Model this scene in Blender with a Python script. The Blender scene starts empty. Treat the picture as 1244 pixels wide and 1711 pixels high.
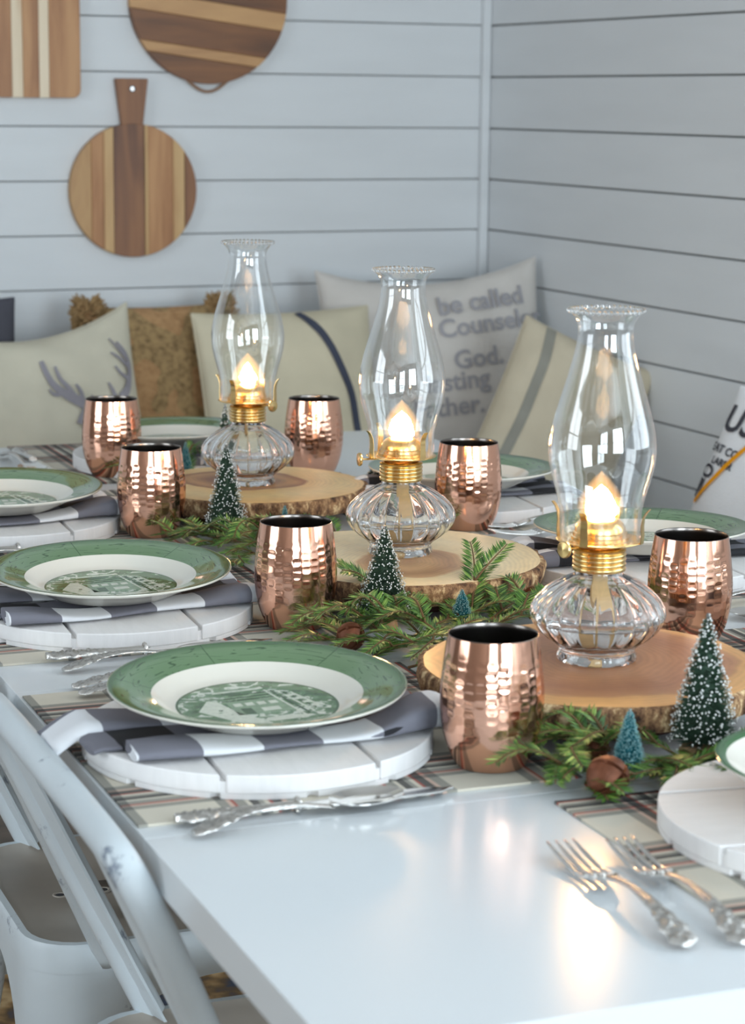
import bpy, bmesh, math, random
from mathutils import Vector, Matrix, noise

sc = bpy.context.scene
col = sc.collection
PI = math.pi
rnd = random.Random(7)

# ------------------------------------------------------------------ camera
F_PX = 3720.53; PITCH = 0.18321; ROLL = 0.0099027; YAW = 0.42647
cam_d = bpy.data.cameras.new('camera')
cam_d.sensor_fit = 'HORIZONTAL'; cam_d.sensor_width = 24.0
cam_d.lens = F_PX / 1244.0 * 24.0
cam_d.clip_start = 0.05; cam_d.clip_end = 50
cam_d.dof.use_dof = True; cam_d.dof.focus_distance = 2.36; cam_d.dof.aperture_fstop = 8.5
cam = bpy.data.objects.new('camera', cam_d); col.objects.link(cam)
_fh = Vector((math.sin(YAW), math.cos(YAW), 0)); _rh = Vector((math.cos(YAW), -math.sin(YAW), 0)); _z = Vector((0, 0, 1))
_fw = math.cos(PITCH)*_fh - math.sin(PITCH)*_z; _up = math.sin(PITCH)*_fh + math.cos(PITCH)*_z
_r = math.cos(ROLL)*_rh + math.sin(ROLL)*_up; _u = -math.sin(ROLL)*_rh + math.cos(ROLL)*_up
cam.matrix_world = Matrix(((_r.x, _u.x, -_fw.x, 0), (_r.y, _u.y, -_fw.y, 0), (_r.z, _u.z, -_fw.z, 1.295), (0, 0, 0, 1)))
sc.camera = cam

# ------------------------------------------------------------------ world, window light, exposure
w = bpy.data.worlds.new('world'); sc.world = w; w.use_nodes = True
bg = w.node_tree.nodes['Background']; bg.inputs[0].default_value = (0.72, 0.86, 1.0, 1); bg.inputs[1].default_value = 1.0
def area(name, loc, rot, sx, sy, power, colr):
    l = bpy.data.lights.new(name, 'AREA'); l.shape = 'RECTANGLE'; l.size = sx; l.size_y = sy; l.energy = power; l.color = colr
    o = bpy.data.objects.new(name, l); col.objects.link(o); o.location = loc; o.rotation_euler = rot
    return o
# daylight standing in the window openings of the two walls behind and to the left of the camera
area('daylight_front_window', (1.25, -2.06, 1.45), (math.radians(90), 0, 0), 1.5, 1.5, 66, (0.80, 0.92, 1.0))
area('daylight_front_window_wide', (-0.95, -2.06, 1.45), (math.radians(90), 0, 0), 1.3, 1.5, 32, (0.80, 0.92, 1.0))
area('daylight_left_window', (-2.06, 2.2, 1.5), (math.radians(90), 0, math.radians(-90)), 1.5, 1.4, 17, (0.90, 0.96, 1.0))
area('daylight_right_window', (2.30, 0.95, 1.52), (math.radians(90), 0, math.radians(90)), 1.5, 1.3, 13, (0.84, 0.94, 1.0))
sc.view_settings.view_transform = 'Standard'; sc.view_settings.look = 'None'
sc.view_settings.gamma = 1.0; sc.view_settings.use_curve_mapping = False
sc.view_settings.exposure = 0.70
sc.cycles.transparent_max_bounces = 32
sc.cycles.max_bounces = 10; sc.cycles.transmission_bounces = 9; sc.cycles.glossy_bounces = 6; sc.cycles.diffuse_bounces = 4
sc.cycles.sample_clamp_indirect = 6.0; sc.cycles.caustics_reflective = False

# ------------------------------------------------------------------ table frame
TA = 0.375905 - 0.42647          # the table stands turned a little against the walls
TZ = 0.75
def TW(x, y, z=TZ):
    return Vector((x*math.cos(TA) - y*math.sin(TA), x*math.sin(TA) + y*math.cos(TA), z))

# ------------------------------------------------------------------ mesh helpers
class MB:
    def __init__(s): s.v = []; s.f = []
    def add(s, vs, fs):
        b = len(s.v); s.v += [tuple(p) for p in vs]; s.f += [tuple(b+i for i in f) for f in fs]; return s
    def box(s, c, d, m=None):
        x, y, z = d[0]/2, d[1]/2, d[2]/2
        vs = [Vector((sx*x, sy*y, sz*z)) for sz in (-1, 1) for sy in (-1, 1) for sx in (-1, 1)]
        if m: vs = [m @ p for p in vs]
        vs = [p + Vector(c) for p in vs]
        return s.add(vs, [(0, 2, 3, 1), (4, 5, 7, 6), (0, 1, 5, 4), (2, 6, 7, 3), (0, 4, 6, 2), (1, 3, 7, 5)])
    def lathe(s, prof, seg=48, mod=None, closed=False, c=(0, 0, 0)):
        n = len(prof); vs = []; fs = []
        for i, (r, z) in enumerate(prof):
            for j in range(seg):
                t = 2*PI*j/seg; rr, zz = (r, z) if mod is None else mod(t, i, r, z)
                vs.append((c[0]+rr*math.cos(t), c[1]+rr*math.sin(t), c[2]+zz))
        for i in range(n if closed else n-1):
            a = i*seg; b = ((i+1) % n)*seg
            for j in range(seg):
                k = (j+1) % seg; fs.append((a+j, a+k, b+k, b+j))
        return s.add(vs, fs)
    def tube(s, path, rad, seg=8, sx=1.0, cap=True):
        path = [Vector(p) for p in path]; n = len(path); vs = []; fs = []
        if not isinstance(rad, (list, tuple)): rad = [rad]*n
        up = Vector((0, 0, 1)); prevn = None
        for i, p in enumerate(path):
            d = (path[min(i+1, n-1)] - path[max(i-1, 0)]).normalized()
            if prevn is None:
                nn = d.cross(up)
                if nn.length < 1e-3: nn = d.cross(Vector((1, 0, 0)))
            else: nn = prevn - d*prevn.dot(d)
            nn.normalize(); prevn = nn; b = d.cross(nn)
            for j in range(seg):
                t = 2*PI*j/seg; vs.append(p + (nn*math.cos(t)*sx + b*math.sin(t))*rad[i])
        for i in range(n-1):
            for j in range(seg):
                k = (j+1) % seg; fs.append((i*seg+j, (i+1)*seg+j, (i+1)*seg+k, i*seg+k))
        if cap: fs.append(tuple(range(seg))); fs.append(tuple((n-1)*seg+j for j in reversed(range(seg))))
        return s.add(vs, fs)
    def prism(s, poly, z0, z1, m=None):
        n = len(poly)
        vs = [Vector((x, y, z0)) for x, y in poly] + [Vector((x, y, z1)) for x, y in poly]
        if m: vs = [m @ p for p in vs]
        fs = [tuple(reversed(range(n))), tuple(range(n, 2*n))] + [(i, (i+1) % n, n+(i+1) % n, n+i) for i in range(n)]
        return s.add(vs, fs)
    def grid(s, nu, nv, fn, wrap=False):
        vs = [fn(i/(nu-1), j/(nv-1)) for i in range(nu) for j in range(nv)]
        fs = [(i*nv+j, (i+1)*nv+j, (i+1)*nv+j+1, i*nv+j+1) for i in range(nu-1) for j in range(nv-1)]
        return s.add(vs, fs)
    def sphere(s, c, r, nu=10, nv=6):
        prof = [(r*math.sin(PI*i/nv)+1e-6, -r*math.cos(PI*i/nv)) for i in range(nv+1)]
        return s.lathe(prof, nu, c=c)
    def build(s, name, m, parent=None, smooth=False, angle=None, bevel=0, loc=None, rz=0, fix=True):
        me = bpy.data.meshes.new(name); me.from_pydata(s.v, [], s.f)
        if fix or bevel:
            bm = bmesh.new(); bm.from_mesh(me)
            bmesh.ops.remove_doubles(bm, verts=bm.verts, dist=2e-6)
            if fix: bmesh.ops.recalc_face_normals(bm, faces=bm.faces)
            if bevel: bmesh.ops.bevel(bm, geom=[e for e in bm.edges if e.calc_face_angle(0) > 0.5], offset=bevel, segments=2, affect='EDGES', profile=0.5)
            bm.to_mesh(me); bm.free()
        if smooth: me.polygons.foreach_set('use_smooth', [True]*len(me.polygons))
        if angle is not None: me.set_sharp_from_angle(angle=math.radians(angle))
        me.materials.append(m)
        o = bpy.data.objects.new(name, me); col.objects.link(o)
        if parent: o.parent = parent
        if loc is not None: o.location = loc
        o.rotation_euler.z = rz
        return o

def tag(o, label=None, cat=None, group=None, kind=None):
    if label: o['label'] = label
    if cat: o['category'] = cat
    if group: o['group'] = group
    if kind: o['kind'] = kind
    return o
def empty(name, loc, rz=0.0, label=None, cat=None, group=None):
    o = bpy.data.objects.new(name, None); col.objects.link(o); o.empty_display_size = 0.02
    o.location = loc; o.rotation_euler = (0, 0, rz)
    return tag(o, label, cat, group)
KIDS = {}
def kids(o): return [c for c in bpy.data.objects if c.parent == o]
def dup(root, loc, rz=0.0, label=None, parent=None):
    c = root.copy(); col.objects.link(c)
    if parent is None:
        c.location = loc; c.rotation_euler = (0, 0, rz)
    else: c.parent = parent
    if label: c['label'] = label
    for ch in kids(root): dup(ch, None, parent=c)
    return c

# ------------------------------------------------------------------ materials
def mat(name):
    m = bpy.data.materials.new(name); m.use_nodes = True
    nt = m.node_tree; b = nt.nodes['Principled BSDF']; return m, nt, b
def N(nt, t, **kw):
    n = nt.nodes.new(t)
    for k, v in kw.items():
        if k == 'inp':
            for kk, vv in v.items():
                if hasattr(vv, 'is_linked') or hasattr(vv, 'links'): nt.links.new(vv, n.inputs[kk])
                else: n.inputs[kk].default_value = vv
        else: setattr(n, k, v)
    return n
def L(nt, a, b): nt.links.new(a, b)
def srgb(r, g, b):
    f = lambda c: (c/255/12.92) if c/255 <= 0.04045 else ((c/255+0.055)/1.055)**2.4
    return (f(r), f(g), f(b), 1)
def simple(name, c, rough=0.5, metal=0.0, var=0.0, vscale=20.0, bump=0.0, bscale=200.0, spec=0.5, stretch=(1, 1, 1), **extra):
    m, nt, b = mat(name)
    b.inputs['Roughness'].default_value = rough; b.inputs['Metallic'].default_value = metal
    b.inputs['Specular IOR Level'].default_value = spec
    b.inputs['Base Color'].default_value = c
    for k, v in extra.items(): b.inputs[k.replace('_', ' ')].default_value = v
    tc = N(nt, 'ShaderNodeTexCoord'); mp = N(nt, 'ShaderNodeMapping', inp={'Vector': tc.outputs['Object'], 'Scale': stretch})
    if var:
        n = N(nt, 'ShaderNodeTexNoise', inp={'Vector': mp.outputs[0], 'Scale': vscale, 'Detail': 5.0})
        r = N(nt, 'ShaderNodeValToRGB'); L(nt, n.outputs['Fac'], r.inputs[0])
        r.color_ramp.elements[0].position = 0.3; r.color_ramp.elements[1].position = 0.7
        r.color_ramp.elements[0].color = tuple(max(0, x*(1-var)) for x in c[:3]) + (1,)
        r.color_ramp.elements[1].color = tuple(min(1, x*(1+var)) for x in c[:3]) + (1,)
        L(nt, r.outputs[0], b.inputs['Base Color'])
    if bump:
        n2 = N(nt, 'ShaderNodeTexNoise', inp={'Vector': mp.outputs[0], 'Scale': bscale, 'Detail': 4.0})
        bp = N(nt, 'ShaderNodeBump', inp={'Strength': bump, 'Distance': 0.002, 'Height': n2.outputs['Fac']})
        L(nt, bp.outputs[0], b.inputs['Normal'])
    return m
def ramp(nt, fac, stops, interp='LINEAR'):
    r = N(nt, 'ShaderNodeValToRGB'); r.color_ramp.interpolation = interp
    e = r.color_ramp.elements
    while len(e) > 1: e.remove(e[0])
    e[0].position = stops[0][0]; e[0].color = stops[0][1]
    for p, c in stops[1:]:
        k = e.new(p); k.color = c
    L(nt, fac, r.inputs[0]); return r.outputs[0]
def M2(nt, op, a, b=None):
    n = N(nt, 'ShaderNodeMath', operation=op)
    for i, v in enumerate((a, b)):
        if v is None: continue
        if isinstance(v, (int, float)): n.inputs[i].default_value = v
        else: L(nt, v, n.inputs[i])
    return n.outputs[0]
def mixc(nt, f, a, b, blend='MIX'):
    n = N(nt, 'ShaderNodeMix', data_type='RGBA', blend_type=blend)
    for i, v in ((0, f), (6, a), (7, b)):
        if isinstance(v, (int, float, tuple)): n.inputs[i].default_value = v
        else: L(nt, v, n.inputs[i])
    return n.outputs[2]

m_wall = simple('painted_shiplap', srgb(216, 219, 221), 0.55, var=0.03, vscale=3, bump=0.05, bscale=60, stretch=(1, 1, 6))
m_wall_plain = simple('painted_wall', srgb(138, 126, 116), 0.7)  # unseen walls, toned dark to deepen the copper reflections and cut bounce light
m_backing = simple('gap_backing', srgb(150, 152, 150), 0.9)
m_ceiling = simple('ceiling_paint', srgb(225, 226, 226), 0.8)
m_table = simple('white_lacquer', srgb(222, 227, 230), 0.20, bump=0.015, bscale=30, spec=0.5)
m_floor = simple('floor_wood', srgb(112, 98, 86), 0.45, var=0.3, vscale=3, stretch=(1, 8, 1))
m_bench = simple('bench_paint', srgb(214, 216, 216), 0.5)
m_brass = simple('brass', (0.78, 0.56, 0.25, 1), 0.24, 1.0)
m_silver = simple('tarnished_silver', (0.78, 0.76, 0.73, 1), 0.16, 1.0)
m_silver_orn = simple('ornate_silver', (0.66, 0.64, 0.61, 1), 0.24, 1.0, bump=0.5, bscale=420)
m_rust = simple('rusty_bell', srgb(112, 66, 44), 0.5, 0.55, var=0.25, vscale=90, bump=0.25, bscale=500)
m_stem = simple('twig_bark', srgb(104, 78, 48), 0.8, var=0.2)
m_lining = simple('dark_steel_lining', (0.20, 0.18, 0.165, 1), 0.25, 1.0)
m_charger = simple('whitewashed_wood', srgb(236, 234, 233), 0.55, var=0.03, vscale=30, bump=0.12, bscale=90, stretch=(6, 1, 1))
m_chalk = simple('ironstone_glaze', srgb(224, 220, 209), 0.08, var=0.0)
m_wick = simple('cotton_wick', srgb(216, 188, 140), 0.9, var=0.2, vscale=60)
m_treewood = simple('tree_base_wood', srgb(176, 142, 104), 0.6, var=0.15, vscale=40)
m_snow = simple('flock_snow', srgb(236, 238, 236), 0.8)
m_tree = simple('bottle_brush_green', srgb(44, 70, 52), 0.7, var=0.3, vscale=70)
m_teal = simple('bottle_brush_teal', srgb(22, 106, 116), 0.7, var=0.25, vscale=90)
m_frost = simple('frosted_teal_tip', srgb(150, 196, 198), 0.8)
m_wire = simple('twisted_wire', (0.3, 0.3, 0.3, 1), 0.4, 1.0)
m_chair = simple('distressed_paint', srgb(206, 215, 220), 0.42, var=0.06, vscale=9)
m_chair_seat = simple('worn_seat_paint', srgb(176, 168, 158), 0.45, var=0.08, vscale=12)
m_dark = simple('dark_metal_and_hole_shade', srgb(60, 62, 68), 0.5)
m_worn = simple('bare_metal_wear', srgb(96, 88, 82), 0.5, var=0.35, vscale=60)
m_foot = simple('stand_foot_stain', srgb(82, 40, 30), 0.6, var=0.2, vscale=30)
m_strap = simple('tan_leather', srgb(150, 116, 92), 0.6)

def distress(m):
    nt = m.node_tree; b = nt.nodes['Principled BSDF']; old = b.inputs['Base Color'].links[0].from_socket
    tc = N(nt, 'ShaderNodeTexCoord')
    n = N(nt, 'ShaderNodeTexNoise', inp={'Vector': tc.outputs['Object'], 'Scale': 14.0, 'Detail': 9.0, 'Roughness': 0.75})
    f = ramp(nt, n.outputs['Fac'], [(0, (0, 0, 0, 1)), (0.60, (0, 0, 0, 1)), (0.66, (0.8, 0.8, 0.8, 1)), (1, (1, 1, 1, 1))])
    L(nt, mixc(nt, f, old, srgb(92, 104, 124)), b.inputs['Base Color'])
distress(m_chair)

def make_copper():
    m, nt, b = mat('hammered_copper')
    b.inputs['Base Color'].default_value = (0.90, 0.50, 0.355, 1); b.inputs['Metallic'].default_value = 1; b.inputs['Roughness'].default_value = 0.13
    return m
m_copper = make_copper()

def make_thin_glass(name, tint=(0.985, 0.99, 0.99, 1)):
    m, nt, b = mat(name); nt.nodes.remove(b); out = nt.nodes['Material Output']
    lw = N(nt, 'ShaderNodeLayerWeight', inp={'Blend': 0.5})
    fr = N(nt, 'ShaderNodeMath', operation='ADD'); fr.use_clamp = True; fr.inputs[1].default_value = 0.07
    L(nt, M2(nt, 'MULTIPLY', M2(nt, 'POWER', lw.outputs['Facing'], 3.5), 0.85), fr.inputs[0])
    tr = N(nt, 'ShaderNodeBsdfTransparent', inp={'Color': tint}); gl = N(nt, 'ShaderNodeBsdfGlossy', inp={'Roughness': 0.03, 'Color': (1, 1, 1, 1)})
    mx = N(nt, 'ShaderNodeMixShader'); L(nt, fr.outputs[0], mx.inputs[0]); L(nt, tr.outputs[0], mx.inputs[1]); L(nt, gl.outputs[0], mx.inputs[2])
    L(nt, mx.outputs[0], out.inputs[0]); return m
m_chimney = make_thin_glass('chimney_glass')
def make_glass(name, ior, colr=(1, 1, 1, 1)):
    m, nt, b = mat(name); b.inputs['Base Color'].default_value = colr; b.inputs['Roughness'].default_value = 0.0
    b.inputs['Transmission Weight'].default_value = 1.0; b.inputs['IOR'].default_value = ior; return m
m_bowl = make_glass('pressed_glass', 1.47)
m_oil = make_glass('lamp_oil', 1.30, (1, 0.995, 0.98, 1))

def make_emit(name, c, s):
    m, nt, b = mat(name); b.inputs['Base Color'].default_value = (0, 0, 0, 1)
    b.inputs['Emission Color'].default_value = c; b.inputs['Emission Strength'].default_value = s; return m
m_flame = make_emit('flame', (1.0, 0.55, 0.22, 1), 135.0)

def make_glow_halo():  # see-through emissive shell that imitates a warm glow around the flame
    m, nt, b = mat('flame_glow_halo'); nt.nodes.remove(b); out = nt.nodes['Material Output']
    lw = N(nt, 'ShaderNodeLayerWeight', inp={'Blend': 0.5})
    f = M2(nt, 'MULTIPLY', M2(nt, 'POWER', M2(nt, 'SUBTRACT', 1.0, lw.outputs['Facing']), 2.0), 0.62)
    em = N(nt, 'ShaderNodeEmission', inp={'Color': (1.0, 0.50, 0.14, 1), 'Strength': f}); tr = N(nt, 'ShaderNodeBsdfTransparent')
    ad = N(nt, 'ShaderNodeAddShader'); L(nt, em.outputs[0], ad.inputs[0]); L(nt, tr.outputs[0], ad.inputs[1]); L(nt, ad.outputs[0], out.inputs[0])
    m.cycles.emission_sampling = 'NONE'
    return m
m_glow_halo = make_glow_halo()
def make_slab(name, heart, sap, heart_r, cx, cy, ell=1.0, edge=0.0):
    m, nt, b = mat(name); b.inputs['Roughness'].default_value = 0.38
    tc = N(nt, 'ShaderNodeTexCoord')
    mp = N(nt, 'ShaderNodeMapping', inp={'Vector': tc.outputs['Object'], 'Location': (-cx, -cy, 0), 'Scale': (1.0, ell, 0.2)})
    nz = N(nt, 'ShaderNodeTexNoise', inp={'Vector': mp.outputs[0], 'Scale': 9.0, 'Detail': 3.0})
    ln = N(nt, 'ShaderNodeVectorMath', operation='LENGTH'); L(nt, mp.outputs[0], ln.inputs[0])
    d = M2(nt, 'ADD', ln.outputs['Value'], M2(nt, 'MULTIPLY', M2(nt, 'SUBTRACT', nz.outputs['Fac'], 0.5), 0.05))
    t = M2(nt, 'DIVIDE', d, heart_r)
    base = ramp(nt, M2(nt, 'DIVIDE', t, 2.0), [(0.0, heart[0]), (0.22, heart[1]), (0.40, heart[0]), (0.5, heart[1]), (0.53, sap[0]), (0.8, sap[1]), (1.0, sap[0])])
    ring = M2(nt, 'SINE', M2(nt, 'MULTIPLY', d, 900.0))
    fine = N(nt, 'ShaderNodeTexNoise', inp={'Vector': mp.outputs[0], 'Scale': 60.0, 'Detail': 4.0})
    k = M2(nt, 'ADD', M2(nt, 'MULTIPLY', ring, 0.05), M2(nt, 'MULTIPLY', M2(nt, 'SUBTRACT', fine.outputs['Fac'], 0.5), 0.35))
    hs = N(nt, 'ShaderNodeHueSaturation', inp={'Color': base, 'Value': M2(nt, 'ADD', 1.0, k)})
    L(nt, hs.outputs[0], b.inputs['Base Color']); return m
SAP = (srgb(244, 218, 170), srgb(248, 226, 182)); HEART = (srgb(150, 104, 70), srgb(176, 128, 84))
m_slab_a = make_slab('slab_far_wood', (srgb(206, 150, 92), srgb(158, 96, 56)), (srgb(236, 192, 126), srgb(244, 208, 146)), 0.085, 0.03, -0.01, 1.15)
m_slab_b = make_slab('slab_mid_wood', (srgb(184, 138, 100), srgb(212, 168, 122)), SAP, 0.078, -0.035, -0.02, 1.3)
m_slab_c = make_slab('slab_near_wood', (srgb(164, 112, 82), srgb(184, 130, 92)), (srgb(214, 160, 102), srgb(236, 188, 124)), 0.128, 0.01, 0.0, 1.05)
def make_bark():
    m, nt, b = mat('rough_bark'); b.inputs['Roughness'].default_value = 0.9
    tc = N(nt, 'ShaderNodeTexCoord'); mp = N(nt, 'ShaderNodeMapping', inp={'Vector': tc.outputs['Object'], 'Scale': (1, 1, 0.7)})
    n = N(nt, 'ShaderNodeTexNoise', inp={'Vector': mp.outputs[0], 'Scale': 75.0, 'Detail': 6.0, 'Roughness': 0.7})
    c = ramp(nt, n.outputs['Fac'], [(0.34, srgb(46, 32, 24)), (0.44, srgb(112, 80, 56)), (0.54, srgb(168, 130, 92)), (0.62, srgb(226, 198, 152))])
    L(nt, c, b.inputs['Base Color'])
    bp = N(nt, 'ShaderNodeBump', inp={'Strength': 0.9, 'Distance': 0.004, 'Height': n.outputs['Fac']}); L(nt, bp.outputs[0], b.inputs['Normal'])
    return m
m_bark = make_bark()

def make_wood(name, a, b_, c3, sc_=(40, 3, 40), rough=0.45, nscale=1.0):
    m, nt, b = mat(name); b.inputs['Roughness'].default_value = rough
    tc = N(nt, 'ShaderNodeTexCoord'); oi = N(nt, 'ShaderNodeObjectInfo')
    off = N(nt, 'ShaderNodeVectorMath', operation='ADD'); L(nt, tc.outputs['Object'], off.inputs[0]); L(nt, oi.outputs['Random'], off.inputs[1])
    mp = N(nt, 'ShaderNodeMapping', inp={'Vector': off.outputs[0], 'Scale': sc_})
    n = N(nt, 'ShaderNodeTexNoise', inp={'Vector': mp.outputs[0], 'Scale': nscale, 'Detail': 6.0, 'Distortion': 0.6})
    c = ramp(nt, n.outputs['Fac'], [(0.28, c3), (0.45, a), (0.62, b_)])
    L(nt, c, b.inputs['Base Color']); return m
m_acacia_l = make_wood('acacia_pale', srgb(186, 146, 98), srgb(204, 168, 118), srgb(154, 108, 70), (14, 14, 2.4))
m_acacia_m = make_wood('acacia_mid', srgb(168, 118, 76), srgb(190, 142, 96), srgb(134, 88, 56), (22, 22, 2.6))
m_acacia_d = make_wood('acacia_dark', srgb(114, 76, 54), srgb(146, 100, 66), srgb(68, 46, 38), (18, 18, 2.4))
m_acacia_hd = make_wood('acacia_dark_band', srgb(118, 78, 50), srgb(134, 90, 56), srgb(92, 62, 42), (3, 30, 26))
m_acacia_hl = make_wood('acacia_pale_band', srgb(188, 144, 98), srgb(202, 158, 108), srgb(164, 120, 80), (3, 30, 26))
m_cream_band = make_wood('maple_band', srgb(222, 202, 172), srgb(230, 212, 184), srgb(198, 160, 122), (18, 18, 2.4))

def make_plate_green(center=False):
    m, nt, b = mat('green_transfer_print' if center else 'green_rim_glaze'); b.inputs['Roughness'].default_value = 0.07
    tc = N(nt, 'ShaderNodeTexCoord')
    sx = N(nt, 'ShaderNodeSeparateXYZ', inp={'Vector': tc.outputs['Object']})
    X, Y = sx.outputs[0], sx.outputs[1]
    if not center:
        r = M2(nt, 'SQRT', M2(nt, 'ADD', M2(nt, 'MULTIPLY', X, X), M2(nt, 'MULTIPLY', Y, Y)))
        base = ramp(nt, M2(nt, 'DIVIDE', r, 0.127), [(0.70, srgb(104, 134, 98)), (0.90, srgb(114, 142, 108)), (0.965, srgb(68, 104, 62)), (0.99, srgb(58, 92, 52)), (1.0, srgb(176, 184, 158))])
        an = M2(nt, 'ARCTAN2', Y, X)
        cv = N(nt, 'ShaderNodeCombineXYZ', inp={0: M2(nt, 'MULTIPLY', an, 1.6), 1: M2(nt, 'MULTIPLY', r, 90.0)})
        wv = N(nt, 'ShaderNodeTexNoise', inp={'Vector': cv.outputs[0], 'Scale': 1.0, 'Detail': 1.0, 'Distortion': 0.6})
        w2 = M2(nt, 'ABSOLUTE', M2(nt, 'SUBTRACT', M2(nt, 'FRACT', M2(nt, 'MULTIPLY', wv.outputs['Fac'], 7.0)), 0.5))
        ln = ramp(nt, w2, [(0.0, (1, 1, 1, 1)), (0.05, (1, 1, 1, 1)), (0.09, (0, 0, 0, 1))])
        msk = N(nt, 'ShaderNodeTexNoise', inp={'Vector': cv.outputs[0], 'Scale': 2.2, 'Detail': 1.0})
        ln = M2(nt, 'MULTIPLY', ln, M2(nt, 'GREATER_THAN', msk.outputs['Fac'], 0.5))
        seam = M2(nt, 'LESS_THAN', M2(nt, 'ABSOLUTE', M2(nt, 'SUBTRACT', M2(nt, 'FRACT', M2(nt, 'ADD', M2(nt, 'MULTIPLY', an, 6/(2*PI)), 0.9)), 0.5)), 0.004)
        c = mixc(nt, M2(nt, 'MULTIPLY', M2(nt, 'MAXIMUM', ln, seam), 0.75), base, srgb(36, 66, 42))
    else:
        rot = N(nt, 'ShaderNodeMapping', inp={'Vector': tc.outputs['Object'], 'Rotation': (0, 0, 0.5), 'Scale': (1.0, 1.5, 1.0)})
        br = N(nt, 'ShaderNodeTexBrick', inp={'Vector': rot.outputs[0], 'Scale': 26.0, 'Color1': (0, 0, 0, 1), 'Color2': (1, 1, 1, 1), 'Mortar': (0.45, 0.45, 0.45, 1), 'Mortar Size': 0.03, 'Brick Width': 0.7, 'Row Height': 0.32})
        nz = N(nt, 'ShaderNodeTexNoise', inp={'Vector': rot.outputs[0], 'Scale': 30.0, 'Detail': 1.0})
        n3 = N(nt, 'ShaderNodeTexNoise', inp={'Vector': tc.outputs['Object'], 'Scale': 160.0, 'Detail': 2.0})
        f = M2(nt, 'ADD', M2(nt, 'ADD', nz.outputs['Fac'], M2(nt, 'MULTIPLY', br.outputs['Color'], 0.20)), M2(nt, 'MULTIPLY', n3.outputs['Fac'], 0.16))
        c = ramp(nt, f, [(0.40, srgb(62, 96, 56)), (0.54, srgb(84, 118, 78)), (0.66, srgb(108, 138, 104)), (0.735, srgb(208, 214, 200)), (0.80, srgb(94, 124, 92)), (0.90, srgb(210, 216, 204))], 'CONSTANT')
        r = M2(nt, 'SQRT', M2(nt, 'ADD', M2(nt, 'MULTIPLY', X, X), M2(nt, 'MULTIPLY', Y, Y)))
        c = mixc(nt, M2(nt, 'GREATER_THAN', r, 0.0672), c, srgb(58, 92, 52))
    L(nt, c, b.inputs['Base Color']); return m
m_green = make_plate_green(); m_print = make_plate_green(True)
m_motif_w = simple('motif_cream', srgb(206, 212, 196), 0.07, var=0.12, vscale=220); m_motif_d = simple('motif_dark_green', srgb(56, 88, 50), 0.07, var=0.2, vscale=200); m_motif_m = simple('motif_pale_green', srgb(128, 152, 122), 0.07, var=0.2, vscale=160)

def make_gingham():
    m, nt, b = mat('buffalo_check'); b.inputs['Roughness'].default_value = 0.9
    tc = N(nt, 'ShaderNodeTexCoord'); sx = N(nt, 'ShaderNodeSeparateXYZ', inp={'Vector': tc.outputs['Object']})
    a = M2(nt, 'LESS_THAN', M2(nt, 'FRACT', M2(nt, 'ADD', M2(nt, 'MULTIPLY', sx.outputs[0], 1/0.104), 0.28)), 0.5)
    c = M2(nt, 'LESS_THAN', M2(nt, 'FRACT', M2(nt, 'ADD', M2(nt, 'MULTIPLY', sx.outputs[1], 1/0.104), 0.385)), 0.5)
    s_ = M2(nt, 'MULTIPLY', M2(nt, 'ADD', a, c), 0.5)
    base = ramp(nt, s_, [(0.0, srgb(222, 224, 228)), (0.25, srgb(118, 118, 128)), (0.75, srgb(34, 34, 38))], 'CONSTANT')
    tw = M2(nt, 'SINE', M2(nt, 'MULTIPLY', M2(nt, 'ADD', sx.outputs[0], sx.outputs[1]), 5200.0))
    hs = N(nt, 'ShaderNodeHueSaturation', inp={'Color': base, 'Value': M2(nt, 'ADD', 1.0, M2(nt, 'MULTIPLY', tw, 0.16))})
    L(nt, hs.outputs[0], b.inputs['Base Color']); return m
m_check = make_gingham()

def make_plaid():
    m, nt, b = mat('woven_plaid'); b.inputs['Roughness'].default_value = 0.9
    tc = N(nt, 'ShaderNodeTexCoord'); sx = N(nt, 'ShaderNodeSeparateXYZ', inp={'Vector': tc.outputs['Object']})
    W = srgb(230, 226, 217); G = srgb(168, 168, 164); D = srgb(104, 104, 104); R_ = srgb(186, 104, 96); P_ = srgb(222, 196, 186)
    stops = [(0, W), (0.30, G), (0.36, P_), (0.39, R_), (0.41, G), (0.47, W), (0.50, D), (0.55, G), (0.58, W), (0.61, R_), (0.63, D), (0.69, P_), (0.72, G), (0.79, W)]
    cs = []
    for i, off in ((0, 0.2), (1, 0.55)):
        f = M2(nt, 'FRACT', M2(nt, 'ADD', M2(nt, 'MULTIPLY', sx.outputs[i], 1/0.128), off))
        cs.append(ramp(nt, f, stops, 'CONSTANT'))
    c = mixc(nt, 1.0, cs[0], cs[1], 'MULTIPLY')
    L(nt, c, b.inputs['Base Color'])
    n2 = N(nt, 'ShaderNodeTexNoise', inp={'Vector': tc.outputs['Object'], 'Scale': 900.0})
    bp = N(nt, 'ShaderNodeBump', inp={'Strength': 0.3, 'Distance': 0.001, 'Height': n2.outputs['Fac']}); L(nt, bp.outputs[0], b.inputs['Normal'])
    return m
m_plaid = make_plaid()

def make_needle():
    m, nt, b = mat('fir_needle'); b.inputs['Roughness'].default_value = 0.4
    g = N(nt, 'ShaderNodeNewGeometry')
    c = ramp(nt, g.outputs['Random Per Island'], [(0.0, srgb(40, 76, 30)), (0.5, srgb(72, 114, 44)), (0.88, srgb(120, 158, 66)), (1.0, srgb(168, 188, 104))])
    L(nt, c, b.inputs['Base Color']); return m
m_needle = make_needle()

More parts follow.
